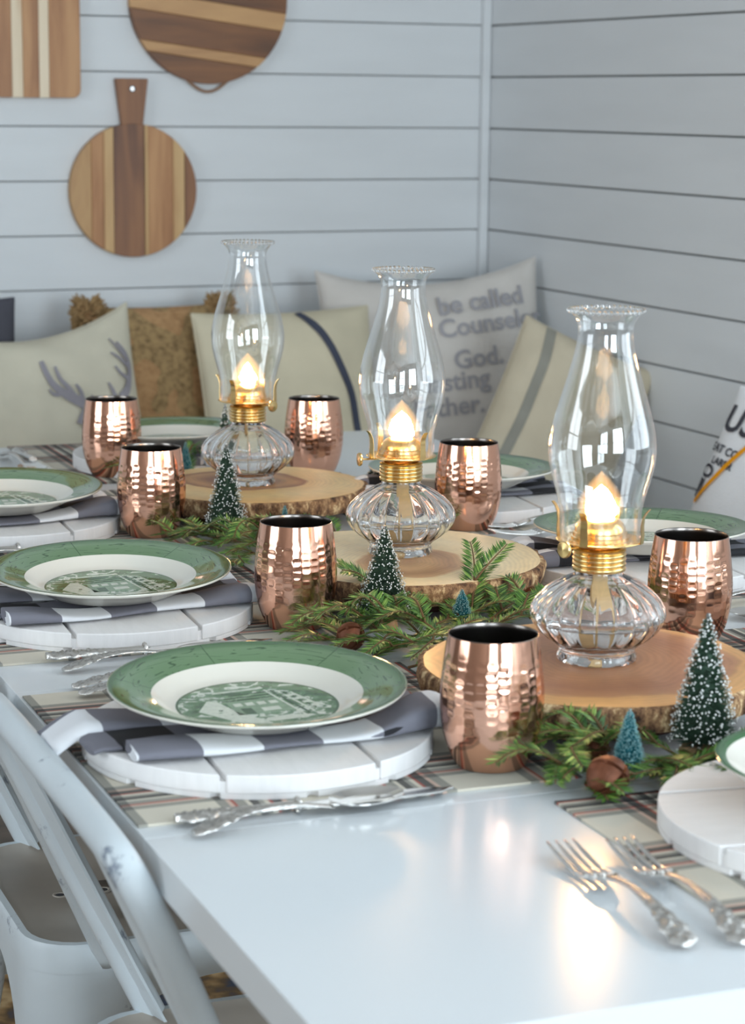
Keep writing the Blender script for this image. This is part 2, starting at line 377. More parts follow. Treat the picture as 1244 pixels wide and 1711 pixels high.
def make_cloth(name, c, var=0.05, weave=420.0, bump=0.25):
    m, nt, b = mat(name); b.inputs['Roughness'].default_value = 0.95; b.inputs['Specular IOR Level'].default_value = 0.1
    tc = N(nt, 'ShaderNodeTexCoord'); mp = N(nt, 'ShaderNodeMapping', inp={'Vector': tc.outputs['Object']})
    n = N(nt, 'ShaderNodeTexNoise', inp={'Vector': mp.outputs[0], 'Scale': 14.0, 'Detail': 5.0})
    cc = ramp(nt, n.outputs['Fac'], [(0.3, tuple(x*(1-var) for x in c[:3])+(1,)), (0.7, tuple(min(1, x*(1+var)) for x in c[:3])+(1,))])
    L(nt, cc, b.inputs['Base Color'])
    n2 = N(nt, 'ShaderNodeTexNoise', inp={'Vector': mp.outputs[0], 'Scale': weave, 'Detail': 2.0})
    bp = N(nt, 'ShaderNodeBump', inp={'Strength': bump, 'Distance': 0.003, 'Height': n2.outputs['Fac']}); L(nt, bp.outputs[0], b.inputs['Normal'])
    return m
m_linen = make_cloth('natural_linen', srgb(203, 197, 178)); m_linen2 = make_cloth('warm_linen', srgb(206, 197, 172))
m_linen3 = make_cloth('grain_sack_linen', srgb(200, 189, 166)); m_textcloth = make_cloth('pale_grey_linen', srgb(205, 200, 194))
m_sack = make_cloth('flour_sack_cotton', srgb(222, 224, 226)); m_greycloth = make_cloth('charcoal_wool', srgb(84, 84, 92))
m_ink = make_cloth('grey_print', srgb(146, 142, 148), 0.14); m_ink2 = make_cloth('faded_text_print', srgb(160, 158, 162), 0.1)
m_stripe_d = make_cloth('navy_stripe', srgb(74, 78, 92), 0.1); m_stripe_g = make_cloth('grey_stripe', srgb(146, 144, 134), 0.08)
m_black_print = make_cloth('black_print', srgb(70, 70, 76), 0.2); m_orange = make_cloth('orange_stripe', srgb(226, 152, 30), 0.05)
def make_burlap():
    m, nt, b = mat('burlap_loops'); b.inputs['Roughness'].default_value = 1.0
    tc = N(nt, 'ShaderNodeTexCoord')
    n = N(nt, 'ShaderNodeTexNoise', inp={'Vector': tc.outputs['Object'], 'Scale': 13.0, 'Detail': 1.0})
    v = N(nt, 'ShaderNodeTexNoise', inp={'Vector': tc.outputs['Object'], 'Scale': 85.0, 'Detail': 3.0})
    f = M2(nt, 'ADD', M2(nt, 'MULTIPLY', M2(nt, 'GREATER_THAN', n.outputs['Fac'], 0.5), 0.5), M2(nt, 'MULTIPLY', v.outputs['Fac'], 0.5))
    c = ramp(nt, f, [(0.15, srgb(158, 120, 82)), (0.32, srgb(182, 144, 102)), (0.62, srgb(108, 86, 58)), (0.80, srgb(166, 138, 96))])
    L(nt, c, b.inputs['Base Color'])
    bp = N(nt, 'ShaderNodeBump', inp={'Strength': 0.8, 'Distance': 0.006, 'Height': f}); L(nt, bp.outputs[0], b.inputs['Normal'])
    return m
m_burlap = make_burlap()
m_pom = simple('burlap_fringe', srgb(158, 128, 88), 1.0, var=0.3, vscale=60, bump=0.8, bscale=150)
def make_rug():
    m, nt, b = mat('patterned_rug'); b.inputs['Roughness'].default_value = 1.0
    tc = N(nt, 'ShaderNodeTexCoord')
    n = N(nt, 'ShaderNodeTexNoise', inp={'Vector': tc.outputs['Object'], 'Scale': 18.0, 'Detail': 4.0})
    c = ramp(nt, n.outputs['Fac'], [(0.36, srgb(58, 66, 84)), (0.44, srgb(96, 76, 52)), (0.54, srgb(150, 118, 76)), (0.64, srgb(188, 160, 118))])
    L(nt, c, b.inputs['Base Color']); return m
m_rug = make_rug()

# ------------------------------------------------------------------ the room
RX, RY = 2.218, 4.298                      # faces of the right and back walls (board backs)
LX, FY, CZ_ = -2.0, -2.0, 2.5
tag(MB().box(((LX+RX)/2, (FY+RY)/2, -0.03), (RX-LX+0.3, RY-FY+0.3, 0.06)).build('floor', m_floor), 'brown wooden floor under the table', kind='structure')
tag(MB().box(((LX+RX)/2, (FY+RY)/2, CZ_+0.03), (RX-LX+0.3, RY-FY+0.3, 0.06)).build('ceiling', m_ceiling), kind='structure')
PITCHB = 0.1068; Z0 = 1.023 - 9*PITCHB
def boards(wall, horiz, a0, a1, face, depth=0.012):
    k = 0
    z = Z0
    while z < CZ_ - 0.01:
        gap = 0.0024 if horiz else 0.0036; h = min(PITCHB - gap, CZ_ - z - 0.002); dd = depth + rnd.uniform(-0.0008, 0.0008)
        if horiz: mb = MB().box(((a0+a1)/2, face - dd/2, z + 0.00175 + h/2), (a1-a0, dd, h))
        else: mb = MB().box((face - dd/2, (a0+a1)/2, z + 0.00175 + h/2), (dd, a1-a0, h))
        mb.build('board', m_wall, wall, bevel=0.0012)
        z += PITCHB; k += 1
wb = tag(MB().box(((LX+RX)/2, RY+0.05, CZ_/2), (RX-LX+0.3, 0.10, CZ_)).build('wall_back', m_backing), 'white painted horizontal shiplap wall behind the cutting boards', kind='structure')
boards(wb, True, LX, RX, RY)
tag(MB().box((RX-0.012-0.010, RY-0.012-0.008, CZ_/2), (0.018, 0.016, CZ_)).build('trim_1', m_wall, bevel=0.002), 'thin white corner trim between the shiplap walls', kind='structure')
def wall_opening(name, axis, face, a0, a1, opens):
    mb = MB()
    def seg(p0, p1, z0, z1):
        if axis == 'y': mb.box(((p0+p1)/2, face-0.05, (z0+z1)/2), (p1-p0, 0.10, z1-z0))
        else: mb.box((face-0.05, (p0+p1)/2, (z0+z1)/2), (0.10, p1-p0, z1-z0))
    cur = a0
    for (o0, o1, z0, z1) in opens:
        seg(cur, o0, 0, CZ_); seg(o0, o1, 0, z0); seg(o0, o1, z1, CZ_); cur = o1
    seg(cur, a1, 0, CZ_)
    return tag(mb.build(name, m_wall_plain, fix=False), 'plain grey-brown wall with window openings', kind='structure')
WR0, WR1, WRZ0, WRZ1 = 0.2, 1.7, 0.87, 2.17
wr = wall_opening('wall_right', 'x', RX+0.10, FY, RY, [(WR0, WR1, WRZ0, WRZ1)]); wr.data.materials[0] = m_backing; wr['label'] = 'greyish white shiplap wall right of the corner'
z = Z0
while z < CZ_ - 0.01:
    h = min(PITCHB - 0.0036, CZ_ - z - 0.002)
    for a0, a1 in (((FY, WR0), (WR1, RY-0.014)) if WRZ0 - PITCHB < z < WRZ1 else ((FY, RY-0.014),)):
        dd = 0.012 + rnd.uniform(-0.0008, 0.0008)
        MB().box((RX - dd/2, (a0+a1)/2, z + 0.0018 + h/2), (dd, a1-a0, h)).build('board', m_wall, wr, bevel=0.0012)
    z += PITCHB
wall_opening('wall_front', 'y', FY, LX-0.1, RX+0.1, [(-1.6, -0.3, 0.7, 2.2), (0.5, 2.0, 0.7, 2.2)])
wall_opening('wall_left', 'x', LX, FY, RY, [(1.45, 2.95, 0.8, 2.2)])
def window(n, axis, face, o0, o1, z0, z1):
    mb = MB(); t = 0.05
    def bar(p0, p1, za, zb):
        if axis == 'y': mb.box(((p0+p1)/2, face-0.02, (za+zb)/2), (p1-p0, 0.04, zb-za))
        else: mb.box((face-0.02, (p0+p1)/2, (za+zb)/2), (0.04, p1-p0, zb-za))
    bar(o0, o0+t, z0, z1); bar(o1-t, o1, z0, z1); bar(o0, o1, z0, z0+t); bar(o0, o1, z1-t, z1)
    mid = (o0+o1)/2; bar(mid-0.03, mid+0.03, z0, z1); zm = (z0+z1)/2; bar(o0, o1, zm-0.02, zm+0.02)
    tag(mb.build('window_%d' % n, m_bench, fix=False), 'white framed window letting in daylight', kind='structure')
window(1, 'y', FY, 0.5, 2.0, 0.7, 2.2); window(2, 'y', FY, -1.6, -0.3, 0.7, 2.2); window(3, 'x', LX, 1.45, 2.95, 0.8, 2.2); window(4, 'x', RX+0.06, WR0, WR1, WRZ0, WRZ1)

# rug on the floor
rg = MB().box((0, 0, 0.006), (1.9, 3.1, 0.012)).build('rug', m_rug, bevel=0.004, loc=TW(0.75, 2.05, 0), rz=TA)
tag(rg, 'brown and blue patterned rug on the floor under the chairs', 'rug')

# bench along both walls
bn = empty('corner_bench', (1.2, 4.05, 0), 0, 'white built-in corner bench along the shiplap walls, carrying the cushions', 'bench')
for nm, c, d in (('seat', (-0.10, 0.005, 0.43), (2.19, 0.45, 0.04)), ('front_panel', (-0.10, -0.20, 0.205), (2.19, 0.02, 0.41)),
                 ('seat', (0.785, -1.02, 0.43), (0.42, 1.6, 0.04)), ('front_panel', (0.595, -1.02, 0.205), (0.02, 1.6, 0.41))):
    MB().box(c, d).build(nm, m_bench, bn, bevel=0.004)

# ------------------------------------------------------------------ cutting boards on the wall
WALLF = RY - 0.0128
def clip_poly(poly, a, b, c):                # keep a*x+b*y<=c
    out = []
    for i in range(len(poly)):
        p, q = poly[i], poly[(i+1) % len(poly)]
        dp, dq = a*p[0]+b*p[1]-c, a*q[0]+b*q[1]-c
        if dp <= 0: out.append(p)
        if (dp < 0 < dq) or (dq < 0 < dp):
            t = dp/(dp-dq); out.append((p[0]+t*(q[0]-p[0]), p[1]+t*(q[1]-p[1])))
    return out
def staves(root, outline, cuts, mats, ang=0.0, th=0.018, name='stave'):
    ca, sa = math.cos(ang), math.sin(ang)
    M = Matrix(((1, 0, 0, 0), (0, 0, -1, 0), (0, 1, 0, 0), (0, 0, 0, 1)))   # (x, y, z) -> (x, -z, y)
    for i in range(len(cuts)-1):
        p = clip_poly(outline, -ca, -sa, -cuts[i]-0.0001); p = clip_poly(p, ca, sa, cuts[i+1]-0.0001)
        if len(p) < 3: continue
        MB().prism(p, 0.0, th, M).build(name, mats[i], root, bevel=0.0012)
def circle(r, n=72, sx=1.0): return [(r*sx*math.cos(2*PI*i/n), r*math.sin(2*PI*i/n)) for i in range(n)]
# round board with a handle
rb = empty('round_cutting_board', (1.412, WALLF, 1.112), 0, 'round brown striped wooden cutting board with a flared handle, hung on the shiplap wall', 'cutting board')
staves(rb, circle(0.1315), [-0.14, -0.088, -0.062, -0.042, 0.022, 0.030, 0.082, 0.106, 0.14],
       [m_acacia_l, m_acacia_m, m_acacia_l, m_acacia_d, m_acacia_l, m_acacia_m, m_acacia_l, m_acacia_d])
hp = [(-0.0225, 0.118), (0.0195, 0.118), (0.021, 0.135), (0.031, 0.217), (0.030, 0.219), (-0.034, 0.219), (-0.035, 0.217), (-0.024, 0.135)]
Mh = Matrix(((1, 0, 0, 0), (0, 0, -1, 0), (0, 1, 0, 0), (0, 0, 0, 1)))
hd = MB().prism(hp, 0.001, 0.0172, Mh).build('handle', m_acacia_d, rb, bevel=0.0012)
MB().lathe([(0.0045, 0), (0.0045, 0.0022), (0.0062, 0.0022), (0.0062, 0)], 20, closed=True).build('hole_ring', m_dark, hd, smooth=False).matrix_local = Matrix.Translation((-0.002, -0.0172, 0.199)) @ Matrix.Rotation(PI/2, 4, 'X')
MB().lathe([(1e-5, 0), (0.0045, 0), (0.0045, 0.0012), (1e-5, 0.0012)], 20).build('hanging_nail', m_silver, hd).matrix_local = Matrix.Translation((-0.002, -0.0172, 0.199)) @ Matrix.Rotation(PI/2, 4, 'X')
# large round board with strap
bb = empty('large_round_cutting_board', (1.573, WALLF, 1.488), 0, 'large round cutting board with dark and pale bands, cut by the picture top', 'cutting board')
an = math.radians(83)
staves(bb, circle(0.166), [-0.18, -0.118, -0.098, -0.040, -0.005, 0.03, 0.07, 0.11, 0.18],
       [m_acacia_hd, m_acacia_hl, m_acacia_hd, m_acacia_hl, m_acacia_hd, m_acacia_hl, m_acacia_hd, m_acacia_hl], ang=an)
sp = [(-0.052 + 0.1*t, -0.010, -0.152 - 0.029*math.sin(PI*t)) for t in [i/12 for i in range(13)]]
MB().tube(sp, 0.0032, 8).build('hanging_strap', m_strap, bb, smooth=True)
# rectangular board
rc = empty('rectangular_cutting_board', (1.16, WALLF, 1.292), 0, 'rectangular brown cutting board with two cream stripes in the top left corner', 'cutting board')
W_, H_ = 0.145, 0.36; pr_ = 0.016; ol = []
for cx_, cz_, a0 in ((W_-pr_, pr_, -PI/2), (W_-pr_, H_-pr_, 0), (-W_+pr_, H_-pr_, PI/2), (-W_+pr_, pr_, PI)):
    ol += [(cx_+pr_*math.cos(a0+PI/2*k/5), cz_+pr_*math.sin(a0+PI/2*k/5)) for k in range(6)]
staves(rc, ol, [-0.15, -0.06, 0.008, 0.030, 0.062, 0.082, 0.15], [m_acacia_l, m_acacia_m, m_cream_band, m_acacia_m, m_cream_band, m_acacia_m])

# ------------------------------------------------------------------ cushions
def pillow_fn(W, H, T, sag=0.09, wr=0.006, seed=0.0, topsag=0.0, pw=0.42):
    def S(u, v, side=1):
        x = W/2*u*(1 - sag*(1-v*v)); y = H/2*v*(1 - sag*(1-u*u)) - (topsag*(1-u*u)**1.0*max(0, v) if topsag else 0)
        e = max(0.0, (1-u*u)*(1-v*v)); z = side*T/2*e**pw
        q = Vector((x*7+seed, y*7, seed*3+side))
        z += (noise.noise(q)*wr*1.6 + noise.noise(q*2.3)*wr)*min(1, e*4)
        return Vector((x, y, z))
    return S
def pillow(name, S, m, loc, lean, rz, spin, label, cat='cushion', n=40):
    root = empty(name, loc, 0, label, cat)
    root.rotation_euler = (Matrix.Rotation(rz, 4, 'Z') @ Matrix.Rotation(PI/2 - lean, 4, 'X') @ Matrix.Rotation(spin, 4, 'Z')).to_euler()
    mb = MB()
    f = lambda a: math.sin(PI/2*(2*a-1))
    mb.grid(n, n, lambda a, b: S(f(a), f(b), 1)); mb.grid(n, n, lambda a, b: S(f(a), f(b), -1))
    mb.build('cover', m, root, smooth=True)
    path = [S(f(i/30), -1) for i in range(31)] + [S(1, f(i/30)) for i in range(1, 31)] + [S(f(1-i/30), 1) for i in range(1, 31)] + [S(-1, f(1-i/30)) for i in range(1, 31)]
    MB().tube(path, 0.0022, 6).build('seam', m, root, smooth=True)
    return root
def ribbon(root, S, pts, wd, m, name, off=0.0016, n=24):
    # a printed stroke lying on the cushion face: pts in (u, v), wd in metres (tapering list allowed)
    P = []
    k = len(pts)-1
    for i in range(n+1):
        t = i/n*k; a = min(int(t), k-1); ff = t-a
        p0, p1, p2, p3 = pts[max(a-1, 0)], pts[a], pts[a+1], pts[min(a+2, k)]
        P.append(tuple(0.5*((2*p1[d]) + (-p0[d]+p2[d])*ff + (2*p0[d]-5*p1[d]+4*p2[d]-p3[d])*ff**2 + (-p0[d]+3*p1[d]-3*p2[d]+p3[d])*ff**3) for d in (0, 1)))
    vs = []; fs = []
    for i, (u, v) in enumerate(P):
        u0, v0 = P[max(i-1, 0)]; u1, v1 = P[min(i+1, n)]
        d = S(min(1, max(-1, u1)), min(1, max(-1, v1))) - S(min(1, max(-1, u0)), min(1, max(-1, v0))); d.normalize()
        c = S(u, v); eps = 0.01
        nn = (S(u+eps, v) - S(u-eps, v)).cross(S(u, v+eps) - S(u, v-eps)).normalized()
        b = nn.cross(d)
        ww = wd if not isinstance(wd, (list, tuple)) else wd[0] + (wd[1]-wd[0])*i/n
        for s_ in (-1, 0, 1):
            vs.append(c + b*ww/2*s_ + nn*off)
    for i in range(n):
        for j in range(2): fs.append((i*3+j, i*3+j+1, (i+1)*3+j+1, (i+1)*3+j))
    o = MB().add(vs, fs).build(name, m, root, smooth=True, fix=False)
    return o
def print_text(root, S, W, H, lines, m, name='lettering'):
    for (txt, x0, y0, size, ang, bold) in lines:
        cu = bpy.data.curves.new('t', 'FONT'); cu.body = txt; cu.size = size; cu.offset = bold; cu.resolution_u = 3
        to = bpy.data.objects.new('t', cu); col.objects.link(to)
        bpy.context.view_layer.update()
        me = bpy.data.meshes.new_from_object(to.evaluated_get(bpy.context.evaluated_depsgraph_get()))
        bpy.data.objects.remove(to); bpy.data.curves.remove(cu)
        bm = bmesh.new(); bm.from_mesh(me); bmesh.ops.triangulate(bm, faces=bm.faces)
        bmesh.ops.subdivide_edges(bm, edges=[e for e in bm.edges if e.calc_length() > size*0.12], cuts=2)
        ca, sa = math.cos(ang), math.sin(ang)
        for v in bm.verts:
            x = x0 + v.co.x*ca - v.co.y*sa; y = y0 + v.co.x*sa + v.co.y*ca
            u = max(-0.99, min(0.99, x/(W/2))); vv = max(-0.99, min(0.99, y/(H/2)))
            p = S(u, vv); v.co = (x, y, p.z + 0.0018)
        bm.to_mesh(me); bm.free()
        me.name = name; me.materials.append(m)
        o = bpy.data.objects.new(name, me); col.objects.link(o); o.parent = root

# deer print cushion
S = pillow_fn(0.42, 0.44, 0.15, 0.05, 0.010, 1.3, topsag=0.045)
pd = pillow('deer_cushion', S, m_linen, (1.118, 3.96, 0.69), 0.30, 0.0, 0.06, 'beige linen cushion printed with a grey stag, at the left bench end')
for pts, wd in (([(0.46, 0.08), (0.34, 0.18), (0.22, 0.28), (0.12, 0.40), (0.08, 0.52), (0.05, 0.70)], (0.024, 0.008)),
                ([(0.30, 0.22), (0.25, 0.36), (0.19, 0.48), (0.16, 0.62)], (0.012, 0.005)), ([(0.36, 0.16), (0.36, 0.28), (0.33, 0.38)], (0.010, 0.005)),
                ([(0.20, 0.30), (0.10, 0.30), (0.06, 0.36)], (0.010, 0.004)), ([(0.44, 0.08), (0.44, 0.16), (0.46, 0.24)], (0.008, 0.004)),
                ([(0.76, 0.17), (0.83, 0.24), (0.87, 0.34), (0.885, 0.46), (0.865, 0.58), (0.80, 0.70)], (0.018, 0.006)),
                ([(0.70, 0.18), (0.68, 0.26), (0.65, 0.34)], (0.010, 0.004)), ([(0.88, 0.44), (0.80, 0.54), (0.72, 0.62)], (0.010, 0.004)),
                ([(0.87, 0.52), (0.80, 0.64), (0.73, 0.76)], (0.008, 0.003)), ([(0.86, 0.34), (0.79, 0.40), (0.74, 0.48)], (0.008, 0.004))):
    ribbon(pd, S, pts, wd, m_ink, 'printed_antler', off=0.005)
ribbon(pd, S, [(0.30, 0.03), (0.38, -0.03), (0.48, -0.06)], (0.030, 0.022), m_ink, 'printed_ear', off=0.005)
ribbon(pd, S, [(0.55, 0.0), (0.56, -0.3), (0.57, -0.6)], (0.06, 0.03), m_ink, 'printed_head', off=0.005)
# burlap cushion
S = pillow_fn(0.30, 0.40, 0.13, 0.03, 0.004, 4.0)
pb = pillow('burlap_cushion', S, m_burlap, (1.405, 4.09, 0.70), 0.20, 0.0, 0.0, 'brown burlap cushion with looped texture and fringed corners behind the stag cushion')
for sx_ in (-1, 1):
    mb = MB(); r2 = random.Random(3+sx_)
    for k in range(260):
        a = r2.uniform(0, 2*PI); t = r2.uniform(-1, 1); q = Vector((math.cos(a)*0.03*(1-abs(t)*0.3), t*0.036 + 0.0, math.sin(a)*0.026))
        d = Vector((q.x, q.y*0.6+0.01, q.z)).normalized(); c = Vector((sx_*0.135, 0.185, 0)) + q*0.7
        mb.tube([c, c + d*0.012, c + d*0.016 + Vector((r2.uniform(-.006, .006), r2.uniform(-.006, .006), 0))], [0.0032, 0.0026, 0.0012], 4)
    o = mb.build('corner_fringe', m_pom, pb); o['kind'] = 'stuff'
# charcoal cushion in the far left corner
S = pillow_fn(0.40, 0.40, 0.12, 0.05, 0.004, 9.0)
pillow('charcoal_cushion', S, m_greycloth, (0.925, 4.09, 0.722), 0.2, 0.0, 0.0, 'dark grey cushion at the left picture edge, only its corner showing', n=24)
# linen cushion with navy stripe
S = pillow_fn(0.36, 0.42, 0.13, 0.04, 0.009, 2.2)
ps = pillow('navy_stripe_cushion', S, m_linen2, (1.625, 3.955, 0.690), 0.30, -0.06, 0.02, 'cream linen cushion with one dark navy stripe, between the far and middle lamps')
ribbon(ps, S, [(0.14, 0.97), (0.34, 0.72), (0.50, 0.42), (0.60, 0.10), (0.66, -0.3), (0.68, -0.95)], 0.016, m_stripe_d, 'stripe', off=0.003)
# text cushion
Wt, Ht = 0.455, 0.50
S = pillow_fn(Wt, Ht, 0.15, 0.05, 0.005, 6.1, topsag=0.03)
pt = pillow('scripture_cushion', S, m_textcloth, (1.972, 4.035, 0.722), 0.18, -0.25, 0.06, 'large pale grey cushion with printed verse in grey letters, in the wall corner')
print_text(pt, S, Wt, Ht, [('be called', 0.005, 0.140, 0.052, 0.09, 0.0012), ('Counselor', 0.002, 0.094, 0.052, 0.08, 0.0012), ('God.', 0.026, 0.030, 0.052, 0.07, 0.0012),
           ('lasting', -0.034, -0.014, 0.052, 0.05, 0.0012), ('Father.', -0.064, -0.064, 0.052, 0.04, 0.0012), ('P', 0.078, -0.112, 0.052, 0.03, 0.0012)], m_ink2)
# grain sack cushion with grey stripes
S = pillow_fn(0.27, 0.36, 0.13, 0.04, 0.011, 8.4)
pg = pillow('grain_sack_cushion', S, m_linen3, (2.026, 3.63, 0.686), 0.30, -0.30, -0.43, 'tan grain-sack cushion with three grey stripes, tilted in the wall corner')
for k, o_ in enumerate((-0.05, 0.0, 0.05)):
    ribbon(pg, S, [(-0.62+o_, 0.97), (-0.58+o_, 0.5), (-0.58+o_, 0.0), (-0.60+o_, -0.5), (-0.64+o_, -0.97)], 0.006 if k != 1 else 0.009, m_stripe_g, 'stripe')
# flour sack cushion on the right bench
Wf = 0.40
S0 = pillow_fn(Wf, Wf, 0.12, 0.02, 0.004, 12.0)
def S(u, v, side=1):
    p = S0(u, v, side)
    if p.y < 0: p.y *= 0.66
    return p
pf = pillow('flour_sack_cushion', S, m_sack, (1.985, 2.80, 0.625), 0.30, -1.2, -0.2, 'white flour-sack cushion with black print and an orange stripe on the right bench')
print_text(pf, S, Wf, Wf, [('US', -0.190, 0.128, 0.060, 0.0, 0.0014), ('EAT CO', -0.192, 0.092, 0.0185, -0.03, 0.0005), ('LARRR', -0.176, 0.072, 0.0165, -0.03, 0.0005)], m_black_print)
ribbon(pf, S, [(-0.92, 0.02), (-0.80, 0.22), (-0.66, 0.46), (-0.45, 0.80)], 0.008, m_orange, 'stripe', off=0.003)
ribbon(pf, S, [(-0.895+0.065*math.cos(a), 0.29+0.045*math.sin(a)) for a in [2*PI*k/10 for k in range(11)]], 0.005, m_black_print, 'printed_ring', off=0.003)
ribbon(pf, S, [(-0.915, 0.22), (-0.925, 0.14), (-0.94, 0.06)], (0.016, 0.010), m_black_print, 'printed_figure', off=0.003)

# ------------------------------------------------------------------ table
TX0, TX1, TY0, TY1 = 0.428, 1.416, 1.138, 3.437
TCX, TCY = (TX0+TX1)/2, (TY0+TY1)/2
tb = empty('dining_table', TW(TCX, TCY, 0), TA, 'long white lacquered dining table set for a holiday meal', 'table')
for (a, b_, nm) in ((TY0, 1.5417, 'top_panel'), (1.5423, 1.9817, 'leaf_panel'), (1.9823, TY1, 'top_panel')):
    MB().box((0, (a+b_)/2-TCY, TZ-0.0145), (TX1-TX0, b_-a, 0.029)).build(nm, m_table, tb, bevel=0.0004)
for sx_ in (-1, 1):
    for sy_ in (-1, 1):
        MB().box((sx_*((TX1-TX0)/2-0.068), sy_*((TY1-TY0)/2-0.066), 0.366), (0.085, 0.085, 0.708)).build('leg', m_table, tb, bevel=0.002)
for c, d in (((0, -(TY1-TY0)/2+0.05, 0.68), (0.78, 0.02, 0.08)), ((0, (TY1-TY0)/2-0.05, 0.68), (0.78, 0.02, 0.08)), ((-0.40, 0, 0.68), (0.02, 2.05, 0.08)), ((0.40, 0, 0.68), (0.02, 2.05, 0.08))):
    MB().box(c, d).build('apron', m_table, tb)

# ------------------------------------------------------------------ chairs
def make_chair(label):
    root = empty('metal_chair', (0, 0, 0), 0, label, 'chair', 'white metal chairs along the table')
    # seat pan: rounded rectangle with a rolled rim, facing +x
    def rr(hx, hy, r, n=6):
        o = []
        for cx_, cy_, a0 in ((hx-r, -hy+r, -PI/2), (hx-r, hy-r, 0), (-hx+r, hy-r, PI/2), (-hx+r, -hy+r, PI)):
            o += [(cx_+r*math.cos(a0+PI/2*k/n), cy_+r*math.sin(a0+PI/2*k/n)) for k in range(n+1)]
        return o
    loops = [(0.200, 0.172, 0.06, 0.420), (0.200, 0.172, 0.06, 0.446), (0.1975, 0.1695, 0.058, 0.4505), (0.190, 0.162, 0.054, 0.4505), (0.182, 0.154, 0.05, 0.4455), (0.02, 0.015, 0.01, 0.442)]
    vs = []; fs = []; n = 28
    for hx, hy, r, z in loops: vs += [(x, y, z) for x, y in rr(hx, hy, r)]
    for i in range(len(loops)-1):
        for j in range(n): fs.append((i*n+j, i*n+(j+1) % n, (i+1)*n+(j+1) % n, (i+1)*n+j))
    fs.append(tuple((len(loops)-1)*n+j for j in range(n)))
    rim_f = [f for f in fs if len(f) == 4 and max(f) < 4*n]; pan_f = [f for f in fs if f not in rim_f]
    MB().add(vs[:4*n], rim_f).build('seat_rim', m_chair, root, smooth=True, angle=50)
    st = MB().add(vs, pan_f).build('seat_pan', m_chair_seat, root, smooth=True, angle=50)
    for hx_, hy_ in ((-0.130, -0.004), (-0.082, -0.004), (-0.058, 0.047), (-0.058, -0.052)):
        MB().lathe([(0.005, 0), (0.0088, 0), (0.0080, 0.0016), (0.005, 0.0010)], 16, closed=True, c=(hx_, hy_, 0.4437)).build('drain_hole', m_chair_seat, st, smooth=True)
        MB().lathe([(1e-5, 0), (0.0052, 0), (0.0052, 0.0006), (1e-5, 0.0006)], 16, c=(hx_, hy_, 0.4439)).build('hole_shade', m_dark, st)  # dark disc painted in place of the shade inside the drain hole
    MB().box((-0.062, 0.012, 0.4434), (0.115, 0.030, 0.0014)).build('worn_patch', m_worn, st, bevel=0.0005)
    # skirt with an arch cut out of every side
    sk = MB(); out = rr(0.199, 0.171, 0.06, 6); 
    per = []; acc = 0.0
    dense = []
    for i in range(len(out)):
        p, q = out[i], out[(i+1) % len(out)]; m_ = max(1, int(math.dist(p, q)/0.012))
        dense += [(p[0]+(q[0]-p[0])*k/m_, p[1]+(q[1]-p[1])*k/m_) for k in range(m_)]
    def zlow(x, y):
        t = (x/0.130) if abs(abs(y)-0.171) < abs(abs(x)-0.199) else (y/0.110)
        return 0.290 + 0.112*math.sqrt(max(0, 1-t*t))
    nd = len(dense); vs = []; fs = []
    for (x, y) in dense:
        zl = zlow(x, y); k = 1 + (0.45-zl)*0.12
        vs += [(x, y, 0.44), (x*k, y*k, zl), (x*k*0.985, y*k*0.985, zl), (x*0.985, y*0.985, 0.44)]
    for i in range(nd):
        j = (i+1) % nd
        for a in range(4): b_ = (a+1) % 4; fs.append((i*4+a, i*4+b_, j*4+b_, j*4+a))
    sk.add(vs, fs).build('skirt', m_chair, root, smooth=True, angle=40)
    for sx_ in (-1, 1):
        for sy_ in (-1, 1):
            MB().tube([(sx_*0.165, sy_*0.138, 0.42), (sx_*0.178, sy_*0.150, 0.30), (sx_*0.215, sy_*0.185, 0.012)], [0.012, 0.018, 0.013], 10).build('leg', m_chair, root, smooth=True)
    # back hoop leaning back over the rear edge
    k = 0.45
    def pl(y, z, o=0.0): return Vector((-0.125 - k*(z-0.447) + o, y, z))
    hoop = [pl(-0.165, 0.43), pl(-0.195, 0.52), pl(-0.225, 0.61), pl(-0.245, 0.68), pl(-0.247, 0.715), pl(-0.235, 0.738), pl(-0.205, 0.748), pl(-0.12, 0.752), pl(0, 0.753)]
    hoop = hoop + [Vector((p.x, -p.y, p.z)) for p in reversed(hoop[:-1])]
    # subdivide for a smooth tube
    def smooth_path(P, n=6):
        o = []
        for i in range(len(P)-1):
            p0, p1, p2, p3 = P[max(i-1, 0)], P[i], P[i+1], P[min(i+2, len(P)-1)]
            for q in range(n):
                t = q/n; o.append(0.5*((2*p1)+(-p0+p2)*t+(2*p0-5*p1+4*p2-p3)*t*t+(-p0+3*p1-3*p2+p3)*t**3))
        return o + [P[-1]]
    MB().tube(smooth_path(hoop), 0.0135, 12).build('back_hoop', m_chair, root, smooth=True)
    for y0, y1 in ((0.165, 0.245), (-0.075, -0.09)):
        # folded slat: V-section strip flaring where it meets the seat rim
        vs = []; fs = []
        for i in range(13):
            t = i/12; z = 0.449 + (0.745-0.449)*t; y = y0 + (y1-y0)*t
            wd = 0.017 + 0.012*max(0, 1-t*9)
            c = pl(y, z)
            for dy, dx in ((-wd, 0.004), (0, -0.004), (wd, 0.004), (wd, 0.007), (0, -0.0005), (-wd, 0.007)):
                vs.append(c + Vector((dx, dy, 0)))
        for i in range(12):
            for j in range(6): fs.append((i*6+j, i*6+(j+1) % 6, (i+1)*6+(j+1) % 6, (i+1)*6+j))
        MB().add(vs, fs).build('back_slat', m_chair, root)
